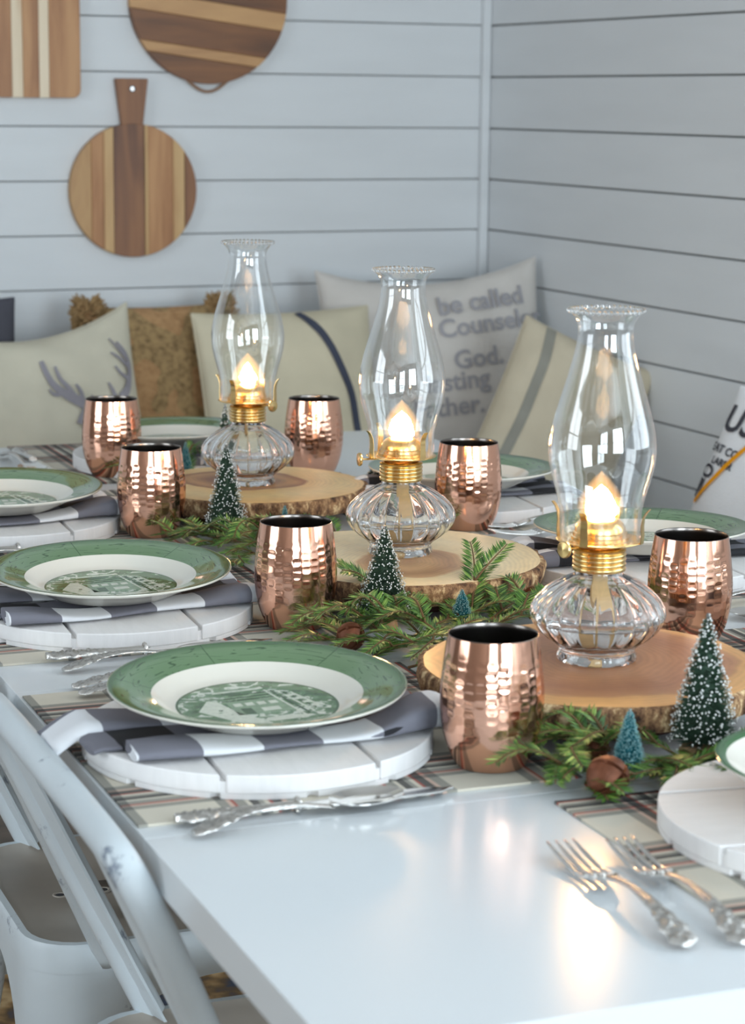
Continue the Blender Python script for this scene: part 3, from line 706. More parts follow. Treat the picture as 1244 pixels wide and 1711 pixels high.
    for sy_ in (-1, 1):
        o = MB().lathe([(1e-5, 0.0022), (0.007, 0.0020), (0.0095, 0.001), (0.010, 0)], 16).build('bolt', m_chair, root, smooth=True)
        o.matrix_local = Matrix.Translation((-0.105, sy_*0.1735, 0.418)) @ Matrix.Rotation(-sy_*PI/2, 4, 'X')
    return root
ch = make_chair('white distressed metal chair tucked in at the nearest left place setting')
ch.location = TW(0.662, 1.747, 0); ch.rotation_euler = (0, 0, TA)
dup(ch, TW(0.662, 2.262, 0), TA, 'white metal chair at the middle left setting, beige seat seen behind the nearer chair')

# ------------------------------------------------------------------ place settings
def make_plate(label):
    root = empty('dinner_plate', (0, 0, 0), 0, label, 'plate', 'green and cream dinner plates')
    body = [(1e-5, 0.0022), (0.045, 0.0022), (0.047, 0), (0.068, 0), (0.072, 0.002), (0.088, 0.0095), (0.110, 0.0185), (0.1265, 0.0238), (0.1272, 0.0250), (0.1268, 0.0262)]
    MB().lathe(body, 96).build('underside', m_chalk, root, smooth=True, angle=50)
    MB().lathe([(0.1268, 0.0262), (0.1245, 0.0264), (0.108, 0.0222), (0.0925, 0.0182), (0.0900, 0.0174)], 96).build('rim', m_green, root, smooth=True)
    MB().lathe([(0.0900, 0.0174), (0.0875, 0.0158), (0.079, 0.0084), (0.073, 0.0057), (0.0695, 0.0052)], 96).build('well', m_chalk, root, smooth=True)
    MB().lathe([(0.0695, 0.0052), (0.05, 0.0050), (0.02, 0.0050), (1e-5, 0.0050)], 96).build('printed_centre', m_print, root, smooth=True)
    RR = 0.0660; wh = MB(); dk = MB(); md = MB()
    def poly(mb, pts, z=0.00500): mb.prism([(x*RR, y*RR) for x, y in pts], z, z+0.00016)
    poly(wh, [(-0.80, -0.05), (-0.58, 0.34), (-0.46, 0.30), (-0.34, -0.20), (-0.10, -0.66), (-0.02, -0.86), (-0.30, -0.84), (-0.52, -0.52)])
    poly(md, [(-0.36, -0.36), (-0.36, 0.18), (0.34, 0.22), (0.40, -0.36)])
    for k in range(6): poly(dk if k % 2 else md, [(-0.44+0.03*k, 0.18+0.055*k), (-0.43+0.03*k, 0.215+0.055*k), (0.43-0.02*k, 0.255+0.055*k), (0.44-0.02*k, 0.22+0.055*k)], 0.00506)
    for k in range(4): poly(wh, [(-0.30+0.16*k, 0.0), (-0.30+0.16*k, 0.12), (-0.19+0.16*k, 0.125), (-0.19+0.16*k, 0.005)], 0.00512)
    poly(dk, [(-0.26, -0.36), (-0.26, -0.10), (-0.12, -0.10), (-0.12, -0.36)], 0.00512); poly(wh, [(0.0, -0.28), (0.0, -0.14), (0.24, -0.13), (0.24, -0.27)], 0.00512)
    for k in range(5): poly(wh if k % 2 == 0 else dk, [(0.44+0.075*k, -0.62+0.09*k), (0.475+0.075*k, -0.60+0.09*k), (0.30+0.075*k, 0.60-0.05*k), (0.27+0.075*k, 0.59-0.05*k)], 0.00508)
    for k in range(4): poly(wh, [(0.50+0.05*k, 0.22-0.17*k), (0.62+0.05*k, 0.24-0.17*k), (0.61+0.05*k, 0.32-0.17*k), (0.49+0.05*k, 0.30-0.17*k)], 0.00514)
    poly(wh, [(-0.42, 0.62), (-0.40, 0.68), (0.20, 0.72), (0.28, 0.76), (0.30, 0.68), (0.22, 0.65)], 0.00506)
    poly(wh, [(-0.30, -0.60), (0.25, -0.52), (0.55, -0.60), (0.40, -0.70), (0.0, -0.72)], 0.00506)
    r3 = random.Random(5)
    for k in range(46):
        a = r3.uniform(0, 2*PI); q = 0.30+0.66*r3.random()**0.6; x = q*math.cos(a); y = q*math.sin(a); s_ = r3.uniform(0.012, 0.036)
        poly(r3.choice((wh, dk, md)), [(x+s_*r3.uniform(.6, 1.6)*math.cos(b), y+s_*r3.uniform(.5, 1.0)*math.sin(b)) for b in (0, 1.2, 2.4, 3.6, 4.9)], 0.0051)
    wh.build('printed_motif', m_motif_w, root, fix=False); dk.build('printed_motif', m_motif_d, root, fix=False); md.build('printed_motif', m_motif_m, root, fix=False)
    return root
def make_charger(label):
    root = empty('plank_charger', (0, 0, 0), 0, label, 'charger', 'white wooden plank chargers')
    R = 0.149; out = []
    for i in range(480):
        t = 2*PI*i/480; r = R - ((0.004, 0.006, 0.006, 0.004)[i % 40] if (i % 40) < 4 else 0.0); out.append((r*math.cos(t), r*math.sin(t)))
    MB().prism(out, 0, 0.0042).build('notched_base', m_charger, root)
    cuts = [-0.16, -0.066, 0.062, 0.16]; full = [(R*math.cos(2*PI*i/160), R*math.sin(2*PI*i/160)) for i in range(160)]
    for i in range(3):
        p = clip_poly(full, -1, 0, -cuts[i]-(0.0024 if i else 0)); p = clip_poly(p, 1, 0, cuts[i+1]-(0.0024 if i < 2 else 0))
        MB().prism(p, 0.0041, 0.0195).build('plank', m_charger, root, bevel=0.0012)
    MB().prism([(x*0.985, y*0.985) for x, y in full], 0.0040, 0.0135).build('core', m_charger, root)
    return root
def make_napkin(label, seed, lx0=-0.185, lx1=0.155):
    root = empty('checked_napkin', (0, 0, 0), 0, label, 'napkin', 'black and white checked napkins')
    r2 = random.Random(seed)
    # three soft folds lying side by side along x
    for (yc, wd, th, ex0, ex1, zo) in ((0.048, 0.062, 0.0085, lx0+0.012, lx1-0.004, 0.001), (-0.012, 0.060, 0.0060, lx0+0.03, lx1-0.014, 0.0), (-0.062, 0.046, 0.0115, lx0+0.052, lx1, 0.0015)):
        ph = r2.uniform(0, 6); nx = 44; ns = 18; vs = []; fs = []
        for i in range(nx):
            t = i/(nx-1); x = ex0 + (ex1-ex0)*t
            yy = yc + 0.006*math.sin(x*17+ph) + 0.003*math.sin(x*41+ph*2)
            rad = math.hypot(x, yc); 
            drop = -0.018*max(0, min(1, (rad-0.150)/0.03))**1.2
            inside = max(0, min(1, (rad-0.075)/0.045))
            h = th*(0.55 + 0.45*inside)*(1+0.18*math.sin(x*33+ph))*(1 + 0.9*max(0, min(1, (x-0.07)/0.05))); 
            for j in range(ns):
                a = 2*PI*j/ns; ca, sa = math.cos(a), math.sin(a)
                py = (abs(ca)**0.6)*(1 if ca >= 0 else -1)*wd/2*(1+0.06*math.sin(x*25+ph))
                pz = h/2 + (abs(sa)**0.7)*(1 if sa >= 0 else -1)*h/2
                if sa > 0: pz += 0.0012*math.sin(py*160+ph+x*20)*inside
                vs.append((x + 0.002*math.sin(py*90), yy+py, pz + drop + zo))
        for i in range(nx-1):
            for j in range(ns): k = (j+1) % ns; fs.append((i*ns+j, (i+1)*ns+j, (i+1)*ns+k, i*ns+k))
        fs.append(tuple(range(ns))); fs.append(tuple((nx-1)*ns+j for j in reversed(range(ns))))
        MB().add(vs, fs).build('fold', m_check, root, smooth=True, angle=70)
    return root
def make_mat(label, lx, ly):
    root = MB()
    def top(a, b):
        x = (a-0.5)*lx; y = (b-0.5)*ly
        return (x, y, 0.0021 + 0.0006*math.sin(x*23)*math.sin(y*19))
    n = 26; vs = [top(i/(n-1), j/(n-1)) for i in range(n) for j in range(n)]
    vb = [(x, y, 0.0002) for x, y, z in vs]; fs = []
    for i in range(n-1):
        for j in range(n-1):
            q = (i*n+j, (i+1)*n+j, (i+1)*n+j+1, i*n+j+1); fs.append(q); fs.append(tuple(n*n+k for k in reversed(q)))
    edge = [i*n for i in range(n)] + [(n-1)*n+j for j in range(1, n)] + [i*n+n-1 for i in reversed(range(n-1))] + [j for j in reversed(range(1, n-1))]
    for i in range(len(edge)): a, b_ = edge[i], edge[(i+1) % len(edge)]; fs.append((a, a+n*n, b_+n*n, b_))
    o = root.add(vs + vb, fs).build('plaid_placemat', m_plaid, smooth=True, angle=40)
    return tag(o, label, 'placemat', 'plaid placemats')

MAT_LX, MAT_LY = 0.375, 0.397
SET = [  # name, x, y, rot, mat offset
    ('nearest left', 0.583, 1.737, 0.0), ('middle left', 0.587, 2.235, 0.0), ('farthest left', 0.584, 2.760, 0.0),
    ('far end', 0.935, 3.190, -PI/2), ('far right', 1.205, 2.722, PI), ('middle right', 1.236, 2.269, PI)]
LAB = {
 'nearest left': 'nearest of the three on the left table side',
 'middle left': 'middle one on the left table side',
 'farthest left': 'farthest on the left, cut by the picture edge',
 'far end': 'at the far table end behind the far lamp',
 'far right': 'behind the middle lamp on the right table side',
 'middle right': 'behind the near lamp on the right table side',
 'near end': 'at the near table end, cut by the right picture edge',
 'near right': 'at the right picture edge beside the near slab'}
plate0 = charger0 = None
matspots = {'nearest left': (0.618, 1.7655), 'middle left': (0.618, 2.281), 'farthest left': (0.618, 2.80), 'far end': (0.935, 3.247), 'far right': (1.226, 2.742), 'middle right': (1.226, 2.262), 'near end': (0.953, 1.327), 'near right': (1.226, 1.78)}
mat0 = None
for nm, (mx_, my_) in matspots.items():
    turned = nm in ('far end', 'near end')
    lab = 'grey and red plaid placemat, ' + LAB[nm]
    if mat0 is None: mo = mat0 = make_mat(lab, MAT_LX, MAT_LY)
    else: mo = mat0.copy(); col.objects.link(mo); mo['label'] = lab
    mo.location = TW(mx_, my_, TZ); mo.rotation_euler = (0, 0, TA + (PI/2 if turned else (PI if 'right' in nm else 0)))
TILT = {'nearest left': (0.028, -0.012), 'middle left': (0.03, -0.01), 'farthest left': (0.02, 0.0), 'far end': (-0.01, 0.02), 'far right': (0.0, 0.015), 'middle right': (0.0, 0.03)}
ZC = TZ + 0.0024
sd = 20
for nm, x, y, r in SET + [('near right', 1.275, 1.760, PI)]:
    lab = 'white round wooden plank charger, ' + LAB[nm]
    if charger0 is None: c_ = charger0 = make_charger(lab)
    else: c_ = dup(charger0, (0, 0, 0), 0, lab)
    c_.location = TW(x, y, ZC); c_.rotation_euler = (0, 0, TA - 0.05 + (rnd.uniform(-0.06, 0.06) if nm not in ('nearest left', 'middle left') else 0))
    sd += 1
    nk = make_napkin('black and white checked napkin, ' + LAB[nm], sd)
    nk.location = TW(x, y, ZC + 0.0196); nk.rotation_euler = (0, 0, TA + r + (0.06 if r == 0 else -0.05)); nk.scale = (1, 1 if r == 0 else 0.6, 1)
    lab = 'green rimmed cream dinner plate, ' + LAB[nm]
    if plate0 is None: p_ = plate0 = make_plate(lab)
    else: p_ = dup(plate0, (0, 0, 0), 0, lab)
    p_.location = TW(x, y + 0.002, ZC + 0.0305)
    tx_, ty_ = TILT.get(nm, (0, 0)); p_.rotation_euler = (tx_, ty_, TA + (0.0 if r == 0 else 1.3))
# near end: smaller white dish with a green edge
c_ = dup(charger0, TW(0.936, 1.369, ZC), TA + PI/2 - 0.15, 'white round wooden plank charger, ' + LAB['near end'])
nk = make_napkin('black and white checked napkin, ' + LAB['near end'], 40); nk.location = TW(0.985, 1.372, ZC + 0.0196); nk.rotation_euler = (0, 0, TA + PI/2)
ds = empty('soup_dish', TW(0.930, 1.371, ZC + 0.031), TA, 'white dish with a dark green edge, cut by the right picture edge', 'dish')
MB().lathe([(1e-5, 0.002), (0.05, 0.002), (0.052, 0), (0.06, 0), (0.085, 0.014), (0.1005, 0.026), (0.1010, 0.0272)], 80).build('underside', m_chalk, ds, smooth=True, angle=50)
MB().lathe([(0.1010, 0.0272), (0.0998, 0.0280), (0.0935, 0.0256), (0.0925, 0.0250)], 80).build('green_edge', simple('green_edge_glaze', srgb(62, 104, 66), 0.1), ds, smooth=True)
MB().lathe([(0.0925, 0.0250), (0.080, 0.016), (0.062, 0.007), (0.04, 0.0045), (1e-5, 0.004)], 80).build('well', m_chalk, ds, smooth=True)

# ------------------------------------------------------------------ cutlery
def sheet(mb, L0, L1, n, w, zt, th, nv=9):
    vs = []; fs = []
    for i in range(n):
        s_ = L0 + (L1-L0)*i/(n-1); ww = w(s_)
        for j in range(nv):
            v = -1+2*j/(nv-1); vs.append((s_, v*ww, zt(s_, v)))
        for j in range(nv):
            v = -1+2*j/(nv-1); vs.append((s_, v*ww, zt(s_, v) - th(s_, v)))
    for i in range(n-1):
        a = i*2*nv; b_ = a+2*nv
        for j in range(nv-1):
            fs.append((a+j, b_+j, b_+j+1, a+j+1)); fs.append((a+nv+j, a+nv+j+1, b_+nv+j+1, b_+nv+j))
        fs.append((a, a+nv, b_+nv, b_)); fs.append((a+nv-1, b_+nv-1, b_+2*nv-1, a+2*nv-1))
    for a in (0, (n-1)*2*nv): fs.append(tuple(a+j for j in range(nv)) + tuple(a+nv+j for j in reversed(range(nv))))
    mb.add(vs, fs)
def lerp_tab(tab):
    def f(s_):
        for (a, va), (b_, vb) in zip(tab, tab[1:]):
            if s_ <= b_:
                t = max(0, min(1, (s_-a)/(b_-a))); t = t*t*(3-2*t); return va+(vb-va)*t
        return tab[-1][1]
    return f
def ornate(seed, L1):
    def rel(s_, v):
        k = max(0.0, 1 - s_/L1)
        q = Vector((s_*260, v*2.2, seed)); return (noise.noise(q)*0.0026 + abs(noise.noise(q*2.1))*0.0022) * min(1, k*2.2) * (1-v*v*0.6)
    return rel
def make_handle(root, seed, end, zt, wtab, th0, L1):
    rel = ornate(seed, L1); w = lerp_tab(wtab); mb = MB()
    bw = lambda s_: w(s_)*(1 + 0.16*math.sin(s_*420+seed)*max(0, 1 - s_/L1))
    sheet(mb, 0.0, end, 70, bw, lambda s_, v: zt(s_) + rel(s_, v) + th0*0.5*(1-v*v), lambda s_, v: th0*(1.0-0.75*v*v) + rel(s_, v)*0.5, 11)
    mb.build('handle', m_silver_orn, root, smooth=True, angle=70)
def make_knife(label):
    root = empty('table_knife', (0, 0, 0), 0, label, 'knife', 'ornate silver knives')
    make_handle(root, 3.0, 0.098, lambda s_: 0.0065, [(0, 0.004), (0.008, 0.0095), (0.022, 0.0105), (0.045, 0.0065), (0.09, 0.0055), (0.098, 0.006)], 0.006, 0.07)
    MB().lathe([(0.0062, 0), (0.0072, 0.001), (0.0062, 0.003)], 14).build('ferrule', m_silver, root, smooth=True).matrix_local = Matrix.Translation((0.098, 0, 0.006)) @ Matrix.Rotation(PI/2, 4, 'Y')
    mb = MB(); sheet(mb, 0.10, 0.232, 40, lerp_tab([(0.10, 0.005), (0.112, 0.0085), (0.19, 0.0095), (0.215, 0.0085), (0.232, 0.0008)]), lambda s_, v: 0.0062 - (0.0012 if v > 0 else 0)*v, lambda s_, v: 0.0018, 7)
    mb.build('blade', m_silver, root, smooth=True, angle=40); return root
def make_spoon(label):
    root = empty('table_spoon', (0, 0, 0), 0, label, 'spoon', 'ornate silver spoons')
    make_handle(root, 8.0, 0.122, lambda s_: 0.004 + 0.010*math.sin(PI*min(1, s_/0.125))**1.0, [(0, 0.004), (0.006, 0.009), (0.02, 0.0095), (0.05, 0.005), (0.09, 0.0032), (0.122, 0.0036)], 0.0032, 0.075)
    mb = MB(); wf = lambda s_: 0.0205*math.sqrt(max(0.004, 1-((s_-0.153)/0.0325)**2))*(1.0 if s_ > 0.153 else 1.0)
    sheet(mb, 0.1207, 0.1853, 30, wf, lambda s_, v: 0.0085 - 0.0065*(max(0, 1-((s_-0.153)/0.0325)**2))*(1-0.9*v*v) + 0.001, lambda s_, v: 0.0012, 15)
    mb.build('bowl', m_silver, root, smooth=True, angle=60); return root
def make_fork(label):
    root = empty('table_fork', (0, 0, 0), 0, label, 'fork', 'ornate silver forks')
    z = lambda s_: 0.004 + 0.012*math.sin(PI*min(1, s_/0.15))**1.2
    make_handle(root, 5.0, 0.114, z, [(0, 0.004), (0.006, 0.0092), (0.02, 0.0096), (0.05, 0.0055), (0.085, 0.0032), (0.114, 0.0042)], 0.003, 0.07)
    mb = MB(); sheet(mb, 0.113, 0.134, 14, lerp_tab([(0.113, 0.0042), (0.122, 0.0104), (0.134, 0.0122)]), lambda s_, v: z(s_)*1.0 - 0.002*(1-v*v), lambda s_, v: 0.0017, 9)
    mb.build('head', m_silver, root, smooth=True, angle=60)
    for k in range(4):
        yk = (k-1.5)*0.0069; mb = MB()
        path = []
        for i in range(12):
            s_ = 0.132 + 0.066*i/11; path.append((s_, yk, max(0.0035, z(min(0.145, s_))) - 0.001 + 0.0075*((s_-0.132)/0.066)**2))
        mb.tube(path, [0.0018]*8 + [0.0017, 0.0015, 0.0012, 0.0007], 8, sx=1.0); mb.build('tine', m_silver, root, smooth=True)
    return root
protos = {}
def cutlery(kind, label, hx, hy, ang, z=TZ+0.0004):
    fn = {'k': make_knife, 's': make_spoon, 'f': make_fork}[kind]
    if kind not in protos: o = protos[kind] = fn(label)
    else: o = dup(protos[kind], (0, 0, 0), 0, label)
    o.location = TW(hx, hy, z); o.rotation_euler = (0, 0, TA + ang); return o
cutlery('k', 'ornate silver knife lying in front of the nearest left charger', 0.457, 1.560, 0.02)
cutlery('s', 'ornate silver spoon beside the knife in front of the nearest left charger', 0.462, 1.529, 0.19)
cutlery('k', 'ornate silver knife between the nearest and middle left plates', 0.478, 2.072, 0.0, TZ+0.0028)
cutlery('s', 'ornate silver spoon between the nearest and middle left plates', 0.486, 2.034, 0.16)
cutlery('f', 'ornate silver fork behind the nearest left plate, only its handle showing', 0.479, 1.972, -0.06)
cutlery('f', 'ornate silver fork touching the nearest left charger, only its handle showing', 0.477, 1.938, -0.08, TZ+0.0028)
cutlery('k', 'ornate silver knife between the middle and farthest left plates', 0.470, 2.600, 0.05, TZ+0.0028)
cutlery('s', 'ornate silver spoon between the middle and farthest left plates', 0.474, 2.566, 0.14)
cutlery('f', 'left one of the two silver forks at the near table end', 0.700, 1.205, PI/2 - 0.02)
cutlery('f', 'right one of the two silver forks, beside the near end charger', 0.738, 1.196, PI/2 - 0.05)
cutlery('f', 'silver fork on the right table side, tines towards the middle lamp', 1.345, 2.560, PI - 0.05)
cutlery('f', 'silver fork behind the near lamp, lying closest to the green plate there', 1.350, 2.515, PI + 0.02)
cutlery('f', 'silver fork at the right picture edge beside the right copper tumbler', 1.350, 2.080, PI)
cutlery('s', 'silver spoon at the right picture edge, bowl towards the right copper tumbler', 1.395, 2.010, PI - 0.06)
cutlery('k', 'silver knife on the far left table end beside the plaid placemat', 0.738, 3.375, -PI/2 + 0.03)
cutlery('s', 'silver spoon on the far left table corner', 0.708, 3.340, -PI/2 + 0.08)

# ------------------------------------------------------------------ copper tumblers
def make_mug(label):
    root = empty('copper_tumbler', (0, 0, 0), 0, label, 'tumbler', 'hammered copper tumblers')
    tab = [(0.0, 0.0285), (0.004, 0.0312), (0.010, 0.0346), (0.02, 0.0385), (0.035, 0.0418), (0.05, 0.0433), (0.064, 0.0432), (0.08, 0.0418), (0.095, 0.0399), (0.106, 0.0382), (0.111, 0.0374)]
    def rad(z):
        for (a, va), (b_, vb) in zip(tab, tab[1:]):
            if z <= b_: t = (z-a)/(b_-a); return va+(vb-va)*t
        return tab[-1][1]
    # smooth the radius table
    def rs(z): return sum(rad(max(0, min(0.111, z+d))) for d in (-0.006, -0.003, 0, 0.003, 0.006))/5 if 0.006 < z < 0.105 else rad(z)
    nc, nr = 28, 10; z0, z1 = 0.022, 0.0975; seg = nc*8
    r2 = random.Random(11); jit = {(i, j): (r2.uniform(-.30, .30), r2.uniform(-.42, .42), r2.choice((0.15, 0.5, 0.8, 1.0, 1.25)), r2.uniform(0.85, 1.15)) for i in range(nc) for j in range(nr)}
    zs = [0.0, 0.0006, 0.002, 0.005, 0.009, 0.013, 0.017] + [z0 + (z1-z0)*k/(nr*8) for k in range(nr*8+1)] + [0.1005, 0.104, 0.1075, 0.1098, 0.111]
    prof = [(1e-5, 0.0012), (0.022, 0.0012), (0.0255, 0.0)] + [(rs(z), z) for z in zs]
    def mod(t, i, r, z):
        if not z0 <= z <= z1: return r, z
        fz = (z-z0)/(z1-z0)*nr; fc = t/(2*PI)*nc; dd = 0.0
        cl = int(fc) % nc; fzc = fz + 0.5*math.sin(cl*2.399)            # every column of dents starts at its own height
        for rw in (int(math.floor(fzc))-1, int(math.floor(fzc)), int(math.floor(fzc))+1):
            a, b_, k, sz = jit[(cl, rw % nr)]
            u = (fc-math.floor(fc)-0.5)*2.0 + a*0.35; v = (fzc-rw-0.5)*1.9/sz + b_*0.6
            q = abs(u)**2.4+abs(v)**2.4
            if q < 1: dd = max(dd, k*(1-q)**1.1)
        fade = min(1, (z-z0)/0.030)*min(1, (z1-z)/0.010)
        return r - 0.00046*dd*fade, z
    MB().lathe(prof, seg, mod).build('body', m_copper, root, smooth=True)
    MB().lathe([(0.0374, 0.111), (0.0371, 0.1116), (0.0366, 0.111), (0.0372, 0.106), (0.0390, 0.095), (0.0408, 0.08), (0.0422, 0.064), (0.0418, 0.045), (0.040, 0.032), (0.036, 0.018), (0.030, 0.006), (0.026, 0.0035), (1e-5, 0.003)], 96).build('lining', m_lining, root, smooth=True)
    return root
mug0 = None
for (x, y, rz, lab) in ((0.748, 1.622, 0.3, 'nearest and largest looking copper tumbler, in front of the near wood slab'),
                        (0.760, 2.142, 1.1, 'copper tumbler beside the middle left plate, left of the middle lamp'),
                        (0.754, 2.668, 2.0, 'copper tumbler left of the far wood slab, beside the small snowy tree'),
                        (0.824, 3.125, 2.9, 'farthest left copper tumbler in front of the stag cushion'),
                        (1.106, 3.040, 3.6, 'far copper tumbler between the far and middle lamps'),
                        (1.152, 2.584, 4.4, 'copper tumbler right behind the middle lamp'),
                        (1.116, 1.945, 5.2, 'copper tumbler at the right picture edge behind the near lamp')):
    if mug0 is None: g = mug0 = make_mug(lab)
    else: g = dup(mug0, (0, 0, 0), 0, lab)
    g.location = TW(x, y, TZ + (0.003 if y < 1.7 or x > 1 and y > 3 else 0.0026)); g.rotation_euler = (0, 0, rz)

# ------------------------------------------------------------------ wood slabs
SLABZ = 0.042
def make_slab_obj(m_top, R, seed, label):
    root = empty('wood_slab', (0, 0, 0), 0, label, 'wood slab', 'bark edged wood slabs')
    seg = 180; o = Vector((seed*7.1, seed*3.3, 0))
    def rr(t): d = Vector((math.cos(t), math.sin(t), 0)); return R*(1 + 0.035*noise.noise(d*1.3+o) + 0.012*noise.noise(d*4+o))
    top = [(0.0, 0.0), (0.25, 0.0), (0.5, 0.0), (0.75, 0.0), (0.9, 0.0), (0.955, -0.0004), (0.955, -0.022)]
    def mod_top(t, i, r, z): return max(1e-5, r*rr(t)), SLABZ + z
    MB().lathe(top, seg, mod_top).build('top', m_top, root, smooth=True, angle=40)
    bk = [(0.955, -0.0006), (0.970, -0.0010), (0.985, -0.0025), (0.992, -0.007), (0.990, -0.012), (0.985, -0.017), (0.975, -0.022), (0.95, -0.0245), (0.80, -0.025), (1e-5, -0.025)]
    def mod_b(t, i, r, z):
        k = 0.0
        if 1 <= i <= 7:
            q = Vector((math.cos(t)*R*75, math.sin(t)*R*75, z*30)) + o
            k = noise.noise(q)*0.0030 + noise.noise(q*2.7)*0.0018
            if 2 <= i <= 6: k -= 0.0025*max(0, noise.noise(q*1.3+Vector((9, 9, 0))))
        return max(1e-5, r*rr(t)+k), SLABZ + z + (k*0.4 if i in (2, 6, 7) else 0)
    MB().lathe(bk, 420, mod_b).build('bark', m_bark, root, smooth=True, angle=60)
    MB().lathe([(1e-5, 0), (R*0.66, 0), (R*0.68, 0.003), (R*0.68, 0.0165), (1e-5, 0.0175)], 64).build('foot', m_foot, root, smooth=True, angle=40)
    return root
for m_, R, sd_, x, y, rz, lab in ((m_slab_c, 0.160, 1.0, 0.907, 1.754, 0.4, 'near brown wood slab with bark edge under the near oil lamp'),
                            (m_slab_b, 0.1635, 2.0, 0.932, 2.268, 1.0, 'pale middle wood slab with a dark heart under the middle oil lamp'),
                            (m_slab_a, 0.152, 3.0, 0.926, 2.772, 2.2, 'far tan wood slab with dark rings under the far oil lamp')):
    s_ = make_slab_obj(m_, R, sd_, lab); s_.location = TW(x, y, TZ + (0.0028 if y < 2 else 0)); s_.rotation_euler = (0, 0, rz)

# ------------------------------------------------------------------ oil lamps
def make_lamp(label):
    root = empty('oil_lamp', (0, 0, 0), 0, label, 'oil lamp', 'lit glass oil lamps')
    nrib = 22; seg = nrib*10
    def rib(t, i, r, z):
        k = max(0, min(1, (r-0.026)/0.02)) if 0.010 < z < 0.083 else 0.0
        return r*(1 - 0.030*k*(1-abs(math.cos(t*nrib/2))**0.6)), z
    out = [(1e-5, 0.0035), (0.028, 0.0035), (0.031, 0), (0.0358, 0), (0.0366, 0.0015), (0.0366, 0.0045), (0.0350, 0.0075), (0.0345, 0.0105), (0.0390, 0.0150), (0.0470, 0.0205), (0.0550, 0.0275), (0.0603, 0.0350), (0.0622, 0.0425), (0.0610, 0.0490), (0.0570, 0.0560), (0.0500, 0.0630), (0.0415, 0.0690), (0.0335, 0.0735), (0.0270, 0.0765), (0.0225, 0.0785), (0.0215, 0.0815), (0.0215, 0.0885)]
    def inr(p): return [(max(1e-5, r-0.0028), z) for r, z in p]
    inner = [(0.0188, 0.0885), (0.0188, 0.0800), (0.0230, 0.0745), (0.031, 0.0700), (0.039, 0.0655), (0.0470, 0.0598), (0.0540, 0.0535), (0.0580, 0.0475), (0.0590, 0.0420), (0.0572, 0.0355), (0.0520, 0.0285), (0.0440, 0.0220), (0.036, 0.0170), (0.026, 0.0130), (1e-5, 0.0118)]
    MB().lathe(out + inner, seg, lambda t, i, r, z: rib(t, i, r, z) if i < len(out) else (r, z)).build('bowl', m_bowl, root, smooth=True)
    oil = [(1e-5, 0.0124), (0.025, 0.0136), (0.0354, 0.0177), (0.0433, 0.0227), (0.0512, 0.0291), (0.0561, 0.0353), (0.0568, 0.0362), (0.0560, 0.0362), (1e-5, 0.0362)]
    MB().lathe(oil, 96).build('oil', m_oil, root, smooth=True, angle=40)
    # wick strip hanging into the oil
    mb = MB(); vs = []; fs = []
    for i in range(16):
        t = i/15; z = 0.092 - 0.076*t; wd = 0.0052 + 0.0026*math.sin(PI*t); ox = 0.002*math.sin(t*5)
        for dx, dy in ((-wd, -0.0012), (wd, -0.0012), (wd, 0.0012), (-wd, 0.0012)): vs.append((dx+ox, dy+0.002*math.sin(t*4), z))
    for i in range(15):
        for j in range(4): fs.append((i*4+j, i*4+(j+1) % 4, (i+1)*4+(j+1) % 4, (i+1)*4+j))
    mb.add(vs, fs).build('wick', m_wick, root)
    # brass collar with threads
    cp = [(0.0190, 0.0830), (0.0238, 0.0830)]
    for k in range(4): z = 0.0840 + k*0.0042; cp += [(0.0240, z), (0.0244, z+0.0012), (0.0240, z+0.0024), (0.0226, z+0.0033)]
    cp += [(0.0240, 0.1012), (0.0244, 0.1024), (0.0236, 0.1034), (0.0190, 0.1040)]
    MB().lathe(cp, 64).build('collar', m_brass, root, smooth=True, angle=50)
    # burner: gallery dish, cone, prongs, wheel
    MB().lathe([(0.0150, 0.1035), (0.0200, 0.1050), (0.0250, 0.1068), (0.0330, 0.1090), (0.0385, 0.1098), (0.0395, 0.1106), (0.0385, 0.1114), (0.0330, 0.1106), (0.0240, 0.1088), (0.0140, 0.1070)], 64, closed=True).build('gallery', m_brass, root, smooth=True)
    bp_ = [(0.0275, 0.1080), (0.0275, 0.1105), (0.0262, 0.1112), (0.0262, 0.1140), (0.0248, 0.1147), (0.0246, 0.1178), (0.0230, 0.1186), (0.0226, 0.1225), (0.0205, 0.1262), (0.0172, 0.1292), (0.0130, 0.1308), (0.0105, 0.1312), (0.0095, 0.1298)]
    MB().lathe(bp_, 48, lambda t, i, r, z: (r, z)).build('burner', m_brass, root, smooth=True, angle=35)
    MB().box((0, 0, 0.1285), (0.015, 0.0024, 0.008)).build('wick_top', m_wick, root)
    for k in range(4):
        t = PI/4 + k*PI/2 + 0.15; vs = []; fs = []
        for i, (r, z) in enumerate([(0.0395, 0.1100), (0.0402, 0.1180), (0.0398, 0.1260), (0.0405, 0.1330), (0.0430, 0.1385), (0.0462, 0.1420)]):
            c = Vector((r*math.cos(t), r*math.sin(t), z)); tg = Vector((-math.sin(t), math.cos(t), 0)); rd = Vector((math.cos(t), math.sin(t), 0))
            wd = 0.0040 - 0.0003*i
            vs += [c - tg*wd, c + tg*wd, c + tg*wd + rd*0.0008, c - tg*wd + rd*0.0008]
        for i in range(5):
            for j in range(4): fs.append((i*4+j, i*4+(j+1) % 4, (i+1)*4+(j+1) % 4, (i+1)*4+j))
        fs += [(0, 3, 2, 1), (20, 21, 22, 23)]
        MB().add(vs, fs).build('prong', m_brass, root, smooth=True, angle=40)
    kn = MB().lathe([(1e-5, 0), (0.0068, 0), (0.0076, 0.001), (0.0076, 0.0026), (0.0068, 0.0036), (0.003, 0.004), (1e-5, 0.0044)], 28).build('wick_knob', m_brass, root, smooth=True, angle=40)
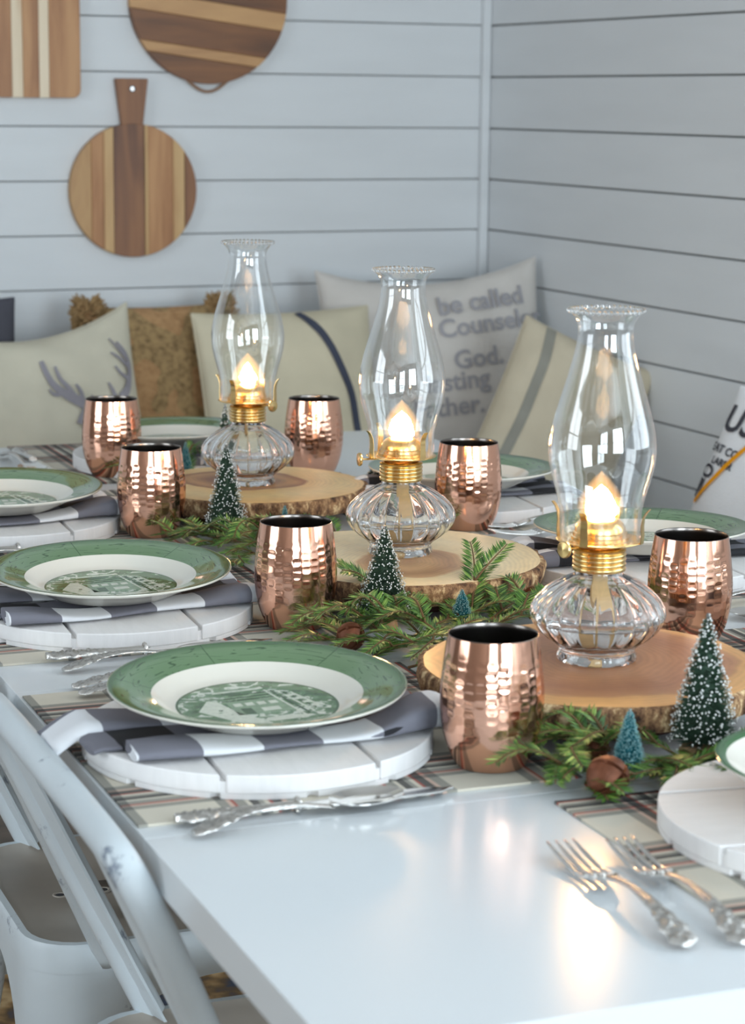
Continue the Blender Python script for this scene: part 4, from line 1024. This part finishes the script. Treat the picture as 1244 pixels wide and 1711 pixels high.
    kn.matrix_local = Matrix.Rotation(-2.55, 4, 'Z') @ Matrix.Translation((0.0465, 0, 0.1075)) @ Matrix.Rotation(PI/2, 4, 'Y')
    MB().tube([(0.0, 0, 0), (0, 0, -0.022)], 0.0012, 8).build('spindle', m_brass, kn)
    # chimney
    chp = [(0.0360, 0.1108), (0.0364, 0.1180), (0.0368, 0.1300), (0.0372, 0.1380), (0.0388, 0.1470), (0.0418, 0.1580), (0.0450, 0.1690), (0.0474, 0.1800), (0.0484, 0.1900), (0.0482, 0.1990), (0.0468, 0.2100), (0.0440, 0.2220), (0.0405, 0.2340), (0.0368, 0.2460), (0.0332, 0.2580), (0.0302, 0.2690), (0.0276, 0.2790), (0.0256, 0.2880), (0.0246, 0.2960), (0.0246, 0.3030), (0.0258, 0.3080), (0.0288, 0.3125), (0.0320, 0.3155), (0.0334, 0.3175)]
    inn = [(r-0.0013, z) for r, z in reversed(chp)]; inn[0] = (0.0322, 0.3178)
    cm = MB().lathe(chp + inn, 80, closed=True).build('chimney', m_chimney, root, smooth=True, angle=60)
    mb = MB()
    for k in range(40): t = 2*PI*k/40; mb.sphere((0.0331*math.cos(t), 0.0331*math.sin(t), 0.3180), 0.0023, 10, 6)
    mb.build('beaded_rim', m_bowl, cm, smooth=True)
    # flame
    vs = MB()
    fl = [(1e-5, 0.1305), (0.0115, 0.1312), (0.0142, 0.1345), (0.0146, 0.1392), (0.0132, 0.1445), (0.0104, 0.1495), (0.0060, 0.1545), (1e-5, 0.1590)]
    vs.lathe(fl, 24, lambda t, i, r, z: (r*(1+0.06*math.sin(3*t+i))*math.sqrt(math.cos(t)**2 + (0.5*math.sin(t))**2), z + (0.0022*math.sin(2*t+0.7) if i > 4 else 0))).build('flame', m_flame, root, smooth=True)
    MB().lathe([(1e-5, 0.1275), (0.0140, 0.1283), (0.0205, 0.1340), (0.0218, 0.1410), (0.0198, 0.1500), (0.0145, 0.1590), (0.0078, 0.1670), (1e-5, 0.1735)], 28).build('flame_glow_halo', m_glow_halo, root, smooth=True)  # glow halo added around the flame, not a part of the lamp
    return root
lamp0 = None
LAMPS = []
for x, y, rz, tilt, lab in ((0.917, 1.763, YAW and -0.25, 0.0, 'near lit oil lamp, the largest looking, with clear ribbed glass bowl'),
                      (0.935, 2.283, -0.75, -0.018, 'middle lit oil lamp standing on the pale wood slab'),
                      (0.917, 2.776, 1.35, -0.010, 'far lit oil lamp standing on the tan wood slab, left of the others')):
    if lamp0 is None: l_ = lamp0 = make_lamp(lab)
    else: l_ = dup(lamp0, (0, 0, 0), 0, lab)
    l_.location = TW(x, y, TZ + SLABZ + 0.0003 + (0.0028 if y < 2 else 0)); l_.rotation_euler = (0, 0, rz)
    LAMPS.append(l_)

# ------------------------------------------------------------------ little bottle-brush trees
def make_tree(label, h, R, snowy, seed, base='disc'):
    root = empty('bottle_brush_tree', (0, 0, 0), 0, label, 'ornamental tree', 'bottle brush trees')
    r2 = random.Random(seed); mb = MB(); sn = MB()
    zb = 0.13*h if base else 0.02*h; n = int(2600*(R/0.03)**1.0*(h/0.1)**0.5) + 500
    tipm = []
    for k in range(n):
        t = r2.random()**0.75; t = 1 - r2.random()**0.62
        z = zb + (h-zb)*t; a = r2.uniform(0, 2*PI)
        rmax = R*(1-t)**0.82*(1.0 if t > 0.05 else 0.94) + 0.0016
        ln = rmax*r2.uniform(0.80, 1.06)
        d = Vector((math.cos(a), math.sin(a), r2.uniform(-0.12, 0.22)))
        p = Vector((0, 0, z)); q = p + d*ln; tg = Vector((-math.sin(a), math.cos(a), 0)); wd = 0.00048
        m_ = p + (q-p)*0.35
        mb.add([m_ - tg*wd, m_ + tg*wd, m_ + Vector((0, 0, wd*1.6)), q], [(0, 1, 3), (1, 2, 3), (2, 0, 3)])
        if snowy and r2.random() < snowy or not snowy: tipm.append((q, d, a))
    b = mb.build('bristles', m_tree if snowy else m_teal, root, fix=False); b['kind'] = 'stuff'
    for q, d, a in tipm:
        s_ = r2.uniform(0.0006, 0.00125) if snowy else r2.uniform(0.0003, 0.0006)
        q = q - d*0.0008
        sn.add([q+Vector(v)*s_ for v in ((1, 0, 0), (-1, 0, 0), (0, 1, 0), (0, -1, 0), (0, 0, 1), (0, 0, -1))],
               [(0, 2, 4), (2, 1, 4), (1, 3, 4), (3, 0, 4), (2, 0, 5), (1, 2, 5), (3, 1, 5), (0, 3, 5)])
    o = sn.build('snow_flocking' if snowy else 'frosted_tips', m_snow if snowy else m_frost, root, smooth=True, fix=False); o['kind'] = 'stuff'
    MB().tube([(0, 0, 0.004), (0, 0, h)], 0.0011, 6).build('wire_stem', m_wire, root)
    # opaque core of packed bristles
    MB().lathe([(1e-5, zb), (R*0.52, zb+0.002), (R*0.45, zb+(h-zb)*0.18), (R*0.27, zb+(h-zb)*0.5), (R*0.10, zb+(h-zb)*0.82), (1e-5, h*0.97)], 20).build('brush_core', m_tree if snowy else m_teal, root, smooth=True)
    if base == 'block': MB().box((0, 0, zb*0.42), (0.034, 0.034, zb*0.84)).build('wooden_base', m_treewood, root, bevel=0.001)
    else: MB().lathe([(1e-5, 0), (R*0.5, 0), (R*0.52, 0.002), (R*0.46, zb*0.8), (1e-5, zb*0.9)], 24).build('wooden_base', m_treewood, root, smooth=True, angle=40)
    return root
TREES = [(0.836, 2.617, 0.121, 0.0275, 0.26, 'disc', 'snow-flecked green bottle brush tree in front of the far wood slab'),
         (0.846, 2.109, 0.110, 0.0300, 0.26, 'disc', 'snow-flecked green bottle brush tree in front of the middle lamp'),
         (0.920, 1.572, 0.126, 0.0300, 0.24, 'block', 'large snow-flecked bottle brush tree on a wooden block at the right, near slab'),
         (1.115, 2.820, 0.058, 0.0175, 0.22, 'disc', 'small snow-flecked tree behind the middle lamp bowl'),
         (0.957, 3.000, 0.117, 0.0210, 0.22, 'disc', 'snow-flecked tree hidden behind the far lamp collar'),
         (0.918, 2.070, 0.045, 0.0140, 0, 'disc', 'small teal tree in front of the middle wood slab'),
         (0.837, 1.548, 0.058, 0.0142, 0, 'disc', 'teal bottle brush tree in front of the near slab beside a rusty bell'),
         (0.912, 2.612, 0.040, 0.0075, 0, 'disc', 'tiny teal tree in front of the far wood slab'),
         (0.888, 2.965, 0.071, 0.0125, 0, 'disc', 'slim teal tree behind the copper tumbler left of the far lamp')]
for i, (x, y, h, R, sn_, bs, lab) in enumerate(TREES):
    t_ = make_tree(lab, h, R, sn_, 50+i, bs); t_.location = TW(x, y, TZ + (0.003 if y < 1.6 or (y > 1.57 and y < 1.58) else 0.0)); t_.rotation_euler = (0, 0, 0.4*i)

# ------------------------------------------------------------------ rusty bells
def make_bell(label, r):
    root = empty('jingle_bell', (0, 0, 0), 0, label, 'bell', 'rusty jingle bells')
    nu, nv = 72, 40; vs = []; fs = []
    for i in range(nv+1):
        th = PI*i/nv
        for j in range(nu):
            ph = 2*PI*j/nu; d = Vector((math.sin(th)*math.cos(ph), math.sin(th)*math.sin(ph), math.cos(th)))
            k = 1.0
            if d.z > -0.25:                                   # slots crossing over the open end
                s1 = abs(d.x); s2 = abs(d.y)
                if s1 < 0.075 or s2 < 0.075: k = 0.80
                elif min(s1, s2) < 0.12: k = 1.01
            if abs(d.z+0.3) < 0.04: k = 1.03
            vs.append(d*r*k)
    for i in range(nv):
        for j in range(nu): fs.append((i*nu+j, (i+1)*nu+j, (i+1)*nu+(j+1) % nu, i*nu+(j+1) % nu))
    MB().add(vs, fs).build('shell', m_rust, root, smooth=True, angle=50)
    MB().tube([Vector((0.3*r*math.cos(t), 0, -r*1.08 + 0.3*r*math.sin(t))) for t in [2*PI*k/14 for k in range(15)]], r*0.07, 6).build('loop', m_rust, root, smooth=True)
    return root
for x, y, r, rot, lab in ((0.776, 2.022, 0.0145, (0.75, 0.5, 0.2), 'rusty brown jingle bell on fir sprigs behind the nearest left plate'),
                     (0.797, 1.507, 0.0172, (1.1, -0.5, 0.6), 'large rusty jingle bell beside the front teal tree'),
                     (1.030, 2.130, 0.0125, (0.9, 0.2, 1.4), 'rusty jingle bell half hidden behind the near lamp bowl'),
                     (0.835, 1.602, 0.0115, (0.6, 0.9, 2.0), 'small rusty jingle bell under the near slab edge, behind the teal tree'),
                     (0.945, 2.045, 0.0085, (0.4, 0.3, 0.9), 'tiny rusty bell behind the small teal tree')):
    b_ = make_bell(lab, r); b_.location = TW(x, y, TZ + 0.0026 + r); b_.rotation_euler = rot

# ------------------------------------------------------------------ fir sprigs
def make_sprig(label, length, seed, lift=0.012, branches=2, curl=0.0, z0=0.004):
    root = empty('fir_sprig', (0, 0, 0), 0, label, 'fir sprig', 'fir sprigs of the table garland')
    r2 = random.Random(seed); st = MB(); nd = MB()
    def shoot(p0, ang, ln, pitch, wide=1.0, first=False):
        n = 14; P = []
        for i in range(n+1):
            t = i/n; a = ang + curl*t*t; 
            P.append(p0 + Vector((math.cos(a)*ln*t, math.sin(a)*ln*t, pitch*ln*t + lift*math.sin(PI*t)*0.6)))
        st.tube(P, [0.0014*(1-0.6*i/n) for i in range(n+1)], 6)
        k = int(ln/0.0017)
        for i in range(k):
            t = 0.06 + 0.94*i/k; f = t*n; a = min(n-1, int(f)); p = P[a].lerp(P[a+1], f-a); d = (P[a+1]-P[a]).normalized()
            up = Vector((0, 0, 1)); sd_ = d.cross(up).normalized(); up = sd_.cross(d)
            for s_ in (-1, 1):
                nl = 0.0200*wide*r2.uniform(0.8, 1.1)*(0.62 + 0.38*math.sin(PI*min(1, t*0.9+0.1)))
                fw = 0.55 + 0.5*t + r2.uniform(-0.12, 0.12); el = r2.uniform(-0.02, 0.30)
                v = (sd_*s_*math.cos(el) + up*math.sin(el) + d*fw).normalized()
                wv = (d - v*d.dot(v)).normalized()*0.00105
                m_ = p + v*nl*0.5
                nrm = v.cross(wv).normalized()*0.00022
                nd.add([p, m_ + wv, p + v*nl, m_ - wv, m_ + nrm, m_ - nrm], [(0, 1, 4), (1, 2, 4), (2, 3, 4), (3, 0, 4), (1, 0, 5), (2, 1, 5), (3, 2, 5), (0, 3, 5)])
        return P
    P = shoot(Vector((0, 0, z0)), 0, length, 0.02, 1.0)
    for b_ in range(branches):
        t = 0.25 + 0.5*b_/max(1, branches-1) if branches > 1 else 0.45
        p = P[int(t*14)]; s_ = 1 if (b_ + seed) % 2 else -1
        shoot(p, s_*r2.uniform(0.55, 0.85), length*(0.62-0.25*t)*r2.uniform(0.9, 1.15), r2.uniform(0.0, 0.12), 0.9)
    st.build('twig', m_stem, root, smooth=True)
    o = nd.build('needles', m_needle, root, fix=False); o['kind'] = 'stuff'
    return root
SPR = [  # base x, base y, heading, length, lift, branches, height, label tail
    (0.880, 2.545, 2.55, 0.135, 0.016, 3, 0.004, 'reaching left to the copper tumbler beside the far slab'),
    (0.885, 2.530, 3.25, 0.125, 0.012, 3, 0.004, 'pointing at the middle left plate, behind its napkin'),
    (0.845, 2.500, 1.75, 0.085, 0.018, 2, 0.005, 'rising against the front bark of the far slab'),
    (0.900, 2.520, 1.35, 0.095, 0.016, 2, 0.004, 'just left of the middle lamp bowl, under the far slab'),
    (0.840, 2.480, -2.60, 0.075, 0.010, 2, 0.004, 'behind the copper tumbler of the middle left plate'),
    (0.985, 2.560, 0.60, 0.110, 0.015, 2, 0.004, 'between the far and middle slabs, right side'),
    (0.835, 2.030, 2.45, 0.125, 0.018, 3, 0.006, 'reaching in front of the middle copper tumbler'),
    (0.830, 2.005, 2.95, 0.110, 0.012, 3, 0.004, 'behind the nearest left plate, left of the bell'),
    (0.850, 2.015, 1.95, 0.080, 0.026, 1, 0.010, 'standing up beside the middle copper tumbler foot'),
    (0.760, 1.955, 0.35, 0.120, 0.014, 3, 0.005, 'right of the bell behind the nearest left plate'),
    (0.840, 2.035, -0.60, 0.100, 0.014, 3, 0.005, 'in front of the snowy middle tree'),
    (0.875, 2.060, 0.25, 0.120, 0.016, 3, 0.006, 'between the middle snowy tree and the small teal tree'),
    (0.800, 1.930, -0.25, 0.095, 0.010, 2, 0.003, 'lying flat towards the near slab end'),
    (0.905, 2.040, 1.10, 0.100, 0.014, 2, 0.006, 'under the front bark of the middle slab'),
    (0.955, 2.075, -0.35, 0.110, 0.020, 3, 0.008, 'right of the small teal tree, towards the near lamp bowl'),
    (0.940, 2.050, 0.55, 0.115, 0.022, 2, 0.010, 'arching over the middle slab edge on the right'),
    (0.850, 1.605, 3.60, 0.115, 0.016, 3, 0.006, 'spreading to the foot of the nearest copper tumbler'),
    (0.870, 1.590, 3.05, 0.110, 0.020, 2, 0.012, 'below the near slab, left of the front teal tree'),
    (0.830, 1.560, -2.35, 0.085, 0.010, 2, 0.004, 'beside the large rusty bell'),
    (0.890, 1.560, 2.72, 0.085, 0.026, 2, 0.010, 'brushing the front bark of the near slab'),
    (0.855, 1.575, -1.05, 0.105, 0.012, 3, 0.004, 'right of the front teal tree beside the near charger'),
    (0.930, 1.585, -2.30, 0.100, 0.010, 2, 0.004, 'under the large snowy tree at the right'),
    (0.970, 1.600, 0.15, 0.110, 0.016, 2, 0.006, 'behind the large snowy tree at the right edge'),
    (0.890, 3.060, 2.55, 0.125, 0.014, 2, 0.004, 'at the foot of the farthest left copper tumbler'),
    (0.905, 3.015, 1.30, 0.070, 0.030, 1, 0.012, 'behind the copper tumbler left of the far lamp'),
    (1.085, 2.520, 0.95, 0.090, 0.024, 2, 0.008, 'in front of the copper tumbler behind the middle lamp'),
    (0.905, 2.500, 2.95, 0.120, 0.024, 3, 0.014, 'lying on top between the middle copper tumbler and the far slab'),
    (0.815, 2.560, 2.75, 0.090, 0.014, 2, 0.008, 'brushing the foot of the copper tumbler left of the far slab'),
    (0.960, 2.500, 2.30, 0.100, 0.018, 2, 0.008, 'left of the middle lamp bowl, lying on the white table'),
    (0.875, 2.000, 2.75, 0.125, 0.026, 3, 0.014, 'topmost beside the bell behind the nearest left plate'),
    (0.860, 1.985, 2.20, 0.095, 0.030, 2, 0.016, 'rising beside the middle copper tumbler'),
    (0.870, 1.975, 3.45, 0.105, 0.016, 3, 0.008, 'touching the rim of the nearest left plate'),
    (0.900, 1.990, 0.10, 0.105, 0.024, 3, 0.012, 'behind the rim of the nearest copper tumbler'),
    (0.820, 2.060, 0.95, 0.085, 0.018, 2, 0.010, 'at the foot of the snowy middle tree'),
    (0.985, 2.045, 1.15, 0.085, 0.022, 2, 0.012, 'left of the bell behind the near lamp bowl'),
    (0.895, 1.960, -0.35, 0.090, 0.012, 2, 0.006, 'beside the left end of the near slab'),
    (0.840, 1.585, 2.75, 0.090, 0.026, 2, 0.014, 'topmost under the near slab beside the nearest copper tumbler'),
    (0.885, 1.535, -2.75, 0.085, 0.012, 2, 0.006, 'between the front teal tree and the large rusty bell'),
    (0.900, 1.560, -0.75, 0.080, 0.012, 2, 0.006, 'at the wooden block of the large snowy tree'),
]
for i, (x, y, a, ln, lf, br, z0, lab) in enumerate(SPR):
    g = make_sprig('green fir sprig ' + lab, ln, 300+i, lf, br, 0.25*(-1)**i, z0); g.location = TW(x, y, TZ + 0.0024); g.rotation_euler = (0, 0, TA + a)
for i, (x, y, a, pitch, ln, lab) in enumerate(((0.935, 2.085, 1.05, -0.55, 0.120, 'standing up in front of the middle slab, right of the snowy tree'),
                                        (0.862, 2.145, 2.4, -0.75, 0.075, 'standing up left of the middle snowy tree against the slab'))):
    g = make_sprig('green fir sprig ' + lab, ln, 400+i, 0.010, 1, 0.1, 0.004); g.location = TW(x, y, TZ + 0.004); g.rotation_euler = (Matrix.Rotation(TA+a, 4, 'Z') @ Matrix.Rotation(pitch, 4, 'Y')).to_euler()
